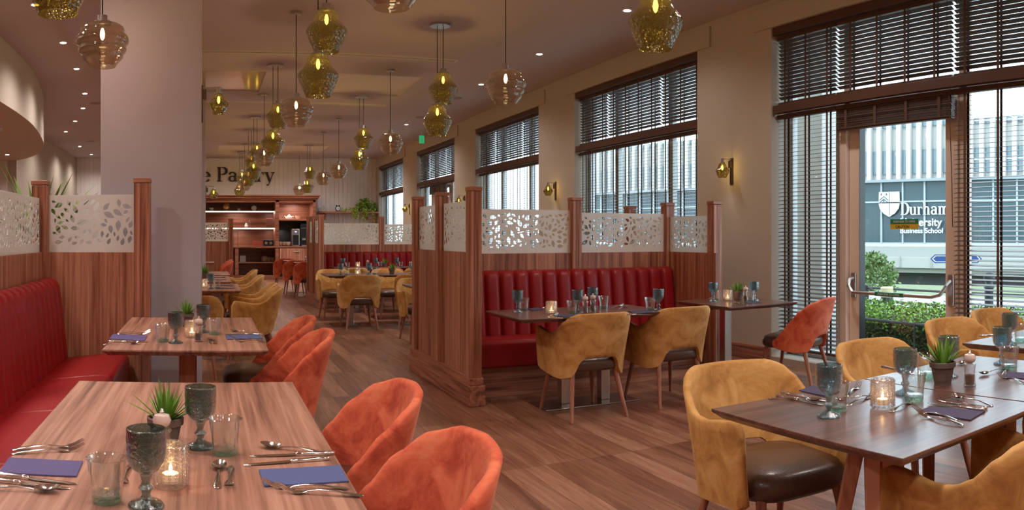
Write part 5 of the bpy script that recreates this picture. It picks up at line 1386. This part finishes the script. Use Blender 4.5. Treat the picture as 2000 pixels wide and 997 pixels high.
capz = bz(1775, 397, D2)-bz(1775, 421, D2); dx0 = bt(1758.5, D2)
dl, dw = serif('Durham', capz, 0.06); want = bt(1855, D2)-dx0; 
for ch, mb in dl:
    mb.v = [(v[0]*want/dw+dx0, v[1], v[2]+bz(1775, 420, D2)) for v in mb.v]; mb.build('letter', M_SIGNW, sg)
def sans(body, u0_, u1_, ybase, size_px):
    c = bpy.data.curves.new('lettering', 'FONT'); c.body = body; c.extrude = 0.03; c.size = 1.0; c.offset = 0.015
    o = bpy.data.objects.new('lettering', c); COL.objects.link(o); c.materials.append(M_SIGNW); o.parent = sg
    bpy.context.view_layer.update(); w = o.dimensions.x; xa, xb = bt(u0_, D2), bt(u1_, D2); s = (bz(1775, 400, D2)-bz(1775, 400+size_px, D2))/0.70
    o.scale = ((xb-xa)/w, s, 1); o.rotation_euler = (pi/2, 0, 0); o.location = (xa, -0.02, bz(1775, ybase, D2)); to_mesh(o)
sans('University', 1758, 1839, 441.5, 15); sans('Business School', 1758, 1841, 455.5, 9.5)
# retaining wall, parapet, underpass
D3 = 46.0; rw = outer('retaining_wall', D3); struct(rw)
def oz(y, D): return bz(1760, y, D)
MB().box(-60, 18, 0.5, 8, oz(533, D3), oz(482, D3)).build('concrete_wall', M_CONC2, rw)
MB().box(-60, 18, -0.2, 0.5, oz(523, D3), oz(503, D3)).build('parapet', simple('grey parapet', (0.44,0.44,0.43), 0.9), rw)
mb = MB(); x = -60
while x < 18: mb.box(x, x+0.12, -0.26, -0.2, oz(521, D3), oz(500, D3)); x += 2.2
mb.build('parapet_joints', M_CONC2, rw)
MB().box(-60, 18, 0.2, 0.5, oz(533, D3), oz(523, D3)).build('beam', M_CONC2, rw)
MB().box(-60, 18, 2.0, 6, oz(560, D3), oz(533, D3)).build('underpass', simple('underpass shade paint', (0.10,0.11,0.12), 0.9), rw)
def foliage(name, lab, cat, loc, rx, ry, rz_, n, L, mats, seed, boxy=False):
    e = empty(name, loc); tag(e, lab, cat); rn = random.Random(seed); ms = [MB() for _ in mats]
    for i in range(n):
        if boxy:
            f_ = rn.random(); x, y, z = rn.uniform(-rx, rx), rn.uniform(-ry, ry), rn.uniform(0, rz_)
            if f_ < 0.45: z = rz_+rn.uniform(-0.05, 0.04)
            elif f_ < 0.9: x = -rx+rn.uniform(-0.03, 0.05)
            k = (0 if z > rz_-0.12 else 1) if rn.random() < 0.75 else rn.randrange(len(mats))  # front shading put into the leaf colour: light on top, dark below
        else:
            a, b_ = rn.uniform(0, 2*pi), rn.uniform(-pi/2, pi/2); r = rn.uniform(0.6, 1.0); x, y, z = rx*r*cos(a)*cos(b_), ry*r*sin(a)*cos(b_), rz_*(1+r*sin(b_)); k = rn.randrange(len(mats))
        leafq(ms[k], (x, y, z), L*rn.uniform(0.6, 1.2), rn)
    for m_, mm in zip(ms, mats): m_.build('leaves', mm, e)
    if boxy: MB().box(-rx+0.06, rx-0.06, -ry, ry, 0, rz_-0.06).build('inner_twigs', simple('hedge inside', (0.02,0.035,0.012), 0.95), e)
    return e
M_H1 = simple('light hedge leaf', (0.20,0.36,0.04), 0.6); M_H2 = simple('dark hedge leaf', (0.04,0.10,0.03), 0.6); M_H3 = simple('mid hedge leaf', (0.09,0.18,0.05), 0.6); M_H4 = simple('pale shrub leaf', (0.20,0.28,0.10), 0.7)
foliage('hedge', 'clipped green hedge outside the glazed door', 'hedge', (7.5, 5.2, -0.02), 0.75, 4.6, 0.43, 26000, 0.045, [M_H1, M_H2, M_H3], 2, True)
foliage('shrub', 'loose green shrub across the road, left of the door glass', 'shrub', (18.3, 15.5, -1.1), 0.8, 0.75, 0.95, 3500, 0.13, [M_H4, M_H3], 4)
foliage('tree', 'large green tree showing through the lower blind left of the door', 'tree', (17.3, 16.9, -1.1), 0.9, 0.6, 1.45, 4500, 0.14, [M_H4, M_H1], 5)
foliage('shrub', 'low undergrowth on the bank across the road', 'shrub', (24, 13.5, -2.6), 2.2, 6, 0.6, 5000, 0.22, [M_H3, M_H2], 6)
# railing, bollards, sign, stone pier
rl = empty('iron_railing', (9.5, 8, -0.02)); tag(rl, 'black iron railing along the pavement edge outside', 'railing')
for z in (0.28, 0.49): MB().tube([(0,-9,z),(0,14,z)], 0.02, 6).build('rail', M_IRON, rl)
for k_ in range(11): MB().tube([(0,-9+k_*2.3,-0.0),(0,-9+k_*2.3,0.53)], 0.035, 8).build('railing_post', M_IRON, rl)
hr = empty('hand_rail', (6.62, 5.0, -0.02)); tag(hr, 'dark rail running in front of the hedge outside the door', 'railing')
MB().tube([(0.0,-3.5,0.42),(0.0,-0.3,0.38),(0.05,0.05,0.37),(0.05,3.5,0.42)], 0.018, 6).build('rail', M_IRON, hr)
for y in (-3.0, -1.4, 0.05, 1.7, 3.2): MB().tube([(0.02,y,0),(0.02,y,0.39)], 0.012, 6).build('railing_post', M_IRON, hr)
def bollard(u, D, ytop, lab, band):
    t = (u-U0)/FP; x, y = D*sin(t), D*cos(t); z1 = CAMH+(HZ-ytop)*D/FP; hgt = z1+0.02
    e = empty('bollard', (x, y, -0.02)); tag(e, lab, 'bollard', 'iron bollards outside')
    if band:
        MB().lathe([(0.10,0),(0.10,hgt*0.7)], 20, cap0=True).build('body', M_IRON, e, smooth=True); MB().lathe([(0.105,hgt*0.70),(0.105,hgt*0.97),(0.09,hgt)], 20, cap1=True).build('reflective_band', simple('pale yellow band', (0.62,0.56,0.30), 0.5), e, smooth=True)
    else:
        MB().lathe([(0.09,0),(0.09,0.1),(0.065,0.13),(0.06,hgt*0.72),(0.08,hgt*0.75),(0.055,hgt*0.8),(0.05,hgt*0.86)], 16, cap0=True).build('body', M_IRON, e, smooth=True)
        MB().ball((0,0,hgt*0.92), 0.085, 12, 8).build('finial', M_IRON, e, smooth=True)
bollard(1732.5, 12.2, 561, 'bollard with pale yellow band seen through the door glass', True)
bollard(1932, 10.8, 533, 'dark ball-topped bollard seen through the right blind', False)
bollard(1625, 9.6, 538, 'dark ball-topped bollard seen through the left lower blind', False)
D4 = 13.6
def opt(u, y, D): t = (u-U0)/FP; return Vector((D*sin(t), D*cos(t), CAMH+(HZ-y)*D/FP))
A_, B2 = opt(1817, 506, D4), opt(1918, 506, D4); fs_ = empty('finger_sign', tuple((A_+B2)/2), atan2(B2.y-A_.y, B2.x-A_.x)); tag(fs_, 'blue pointed direction sign outside, behind the door frame', 'sign')
w_ = (B2-A_).length/2; h_ = 8.5*D4/FP
MB().prism([(-w_, 0), (-w_+0.08, h_), (w_-0.08, h_), (w_, 0), (w_-0.08, -h_), (-w_+0.08, -h_)], 0.02, 'y', 0).build('board', simple('sign blue', (0.03,0.09,0.28), 0.5), fs_)
MB().prism([(-w_+0.03, 0), (-w_+0.09, h_*0.75), (w_-0.09, h_*0.75), (w_-0.03, 0), (w_-0.09, -h_*0.75), (-w_+0.09, -h_*0.75), (-w_+0.03, 0), (-w_+0.05, 0), (-w_+0.1, -h_*0.6), (w_-0.1, -h_*0.6), (w_-0.05, 0), (w_-0.1, h_*0.6), (-w_+0.1, h_*0.6), (-w_+0.05, 0)], 0.004, 'y', -0.005).build('border', M_SIGNW, fs_)
MB().tube([(0.0,0.04,-fs_.location.z-0.05),(0.0,0.04,h_+0.1)], 0.035, 10).build('pole', M_IRON, fs_)
sp_ = empty('stone_pier', (6.35, 6.25, -0.02)); tag(sp_, 'pale stone pier outside the window left of the door', 'pier')
MB().box(-0.14, 0.14, -0.22, 0.3, 0.75, 5.0).build('shaft', M_CONC, sp_, bevel=0.01); MB().box(-0.2, 0.2, -0.36, 0.36, 0, 0.62).build('base', M_CONC, sp_, bevel=0.03); MB().box(-0.17, 0.17, -0.28, 0.33, 0.62, 0.75).build('moulding', M_CONC, sp_, bevel=0.02)
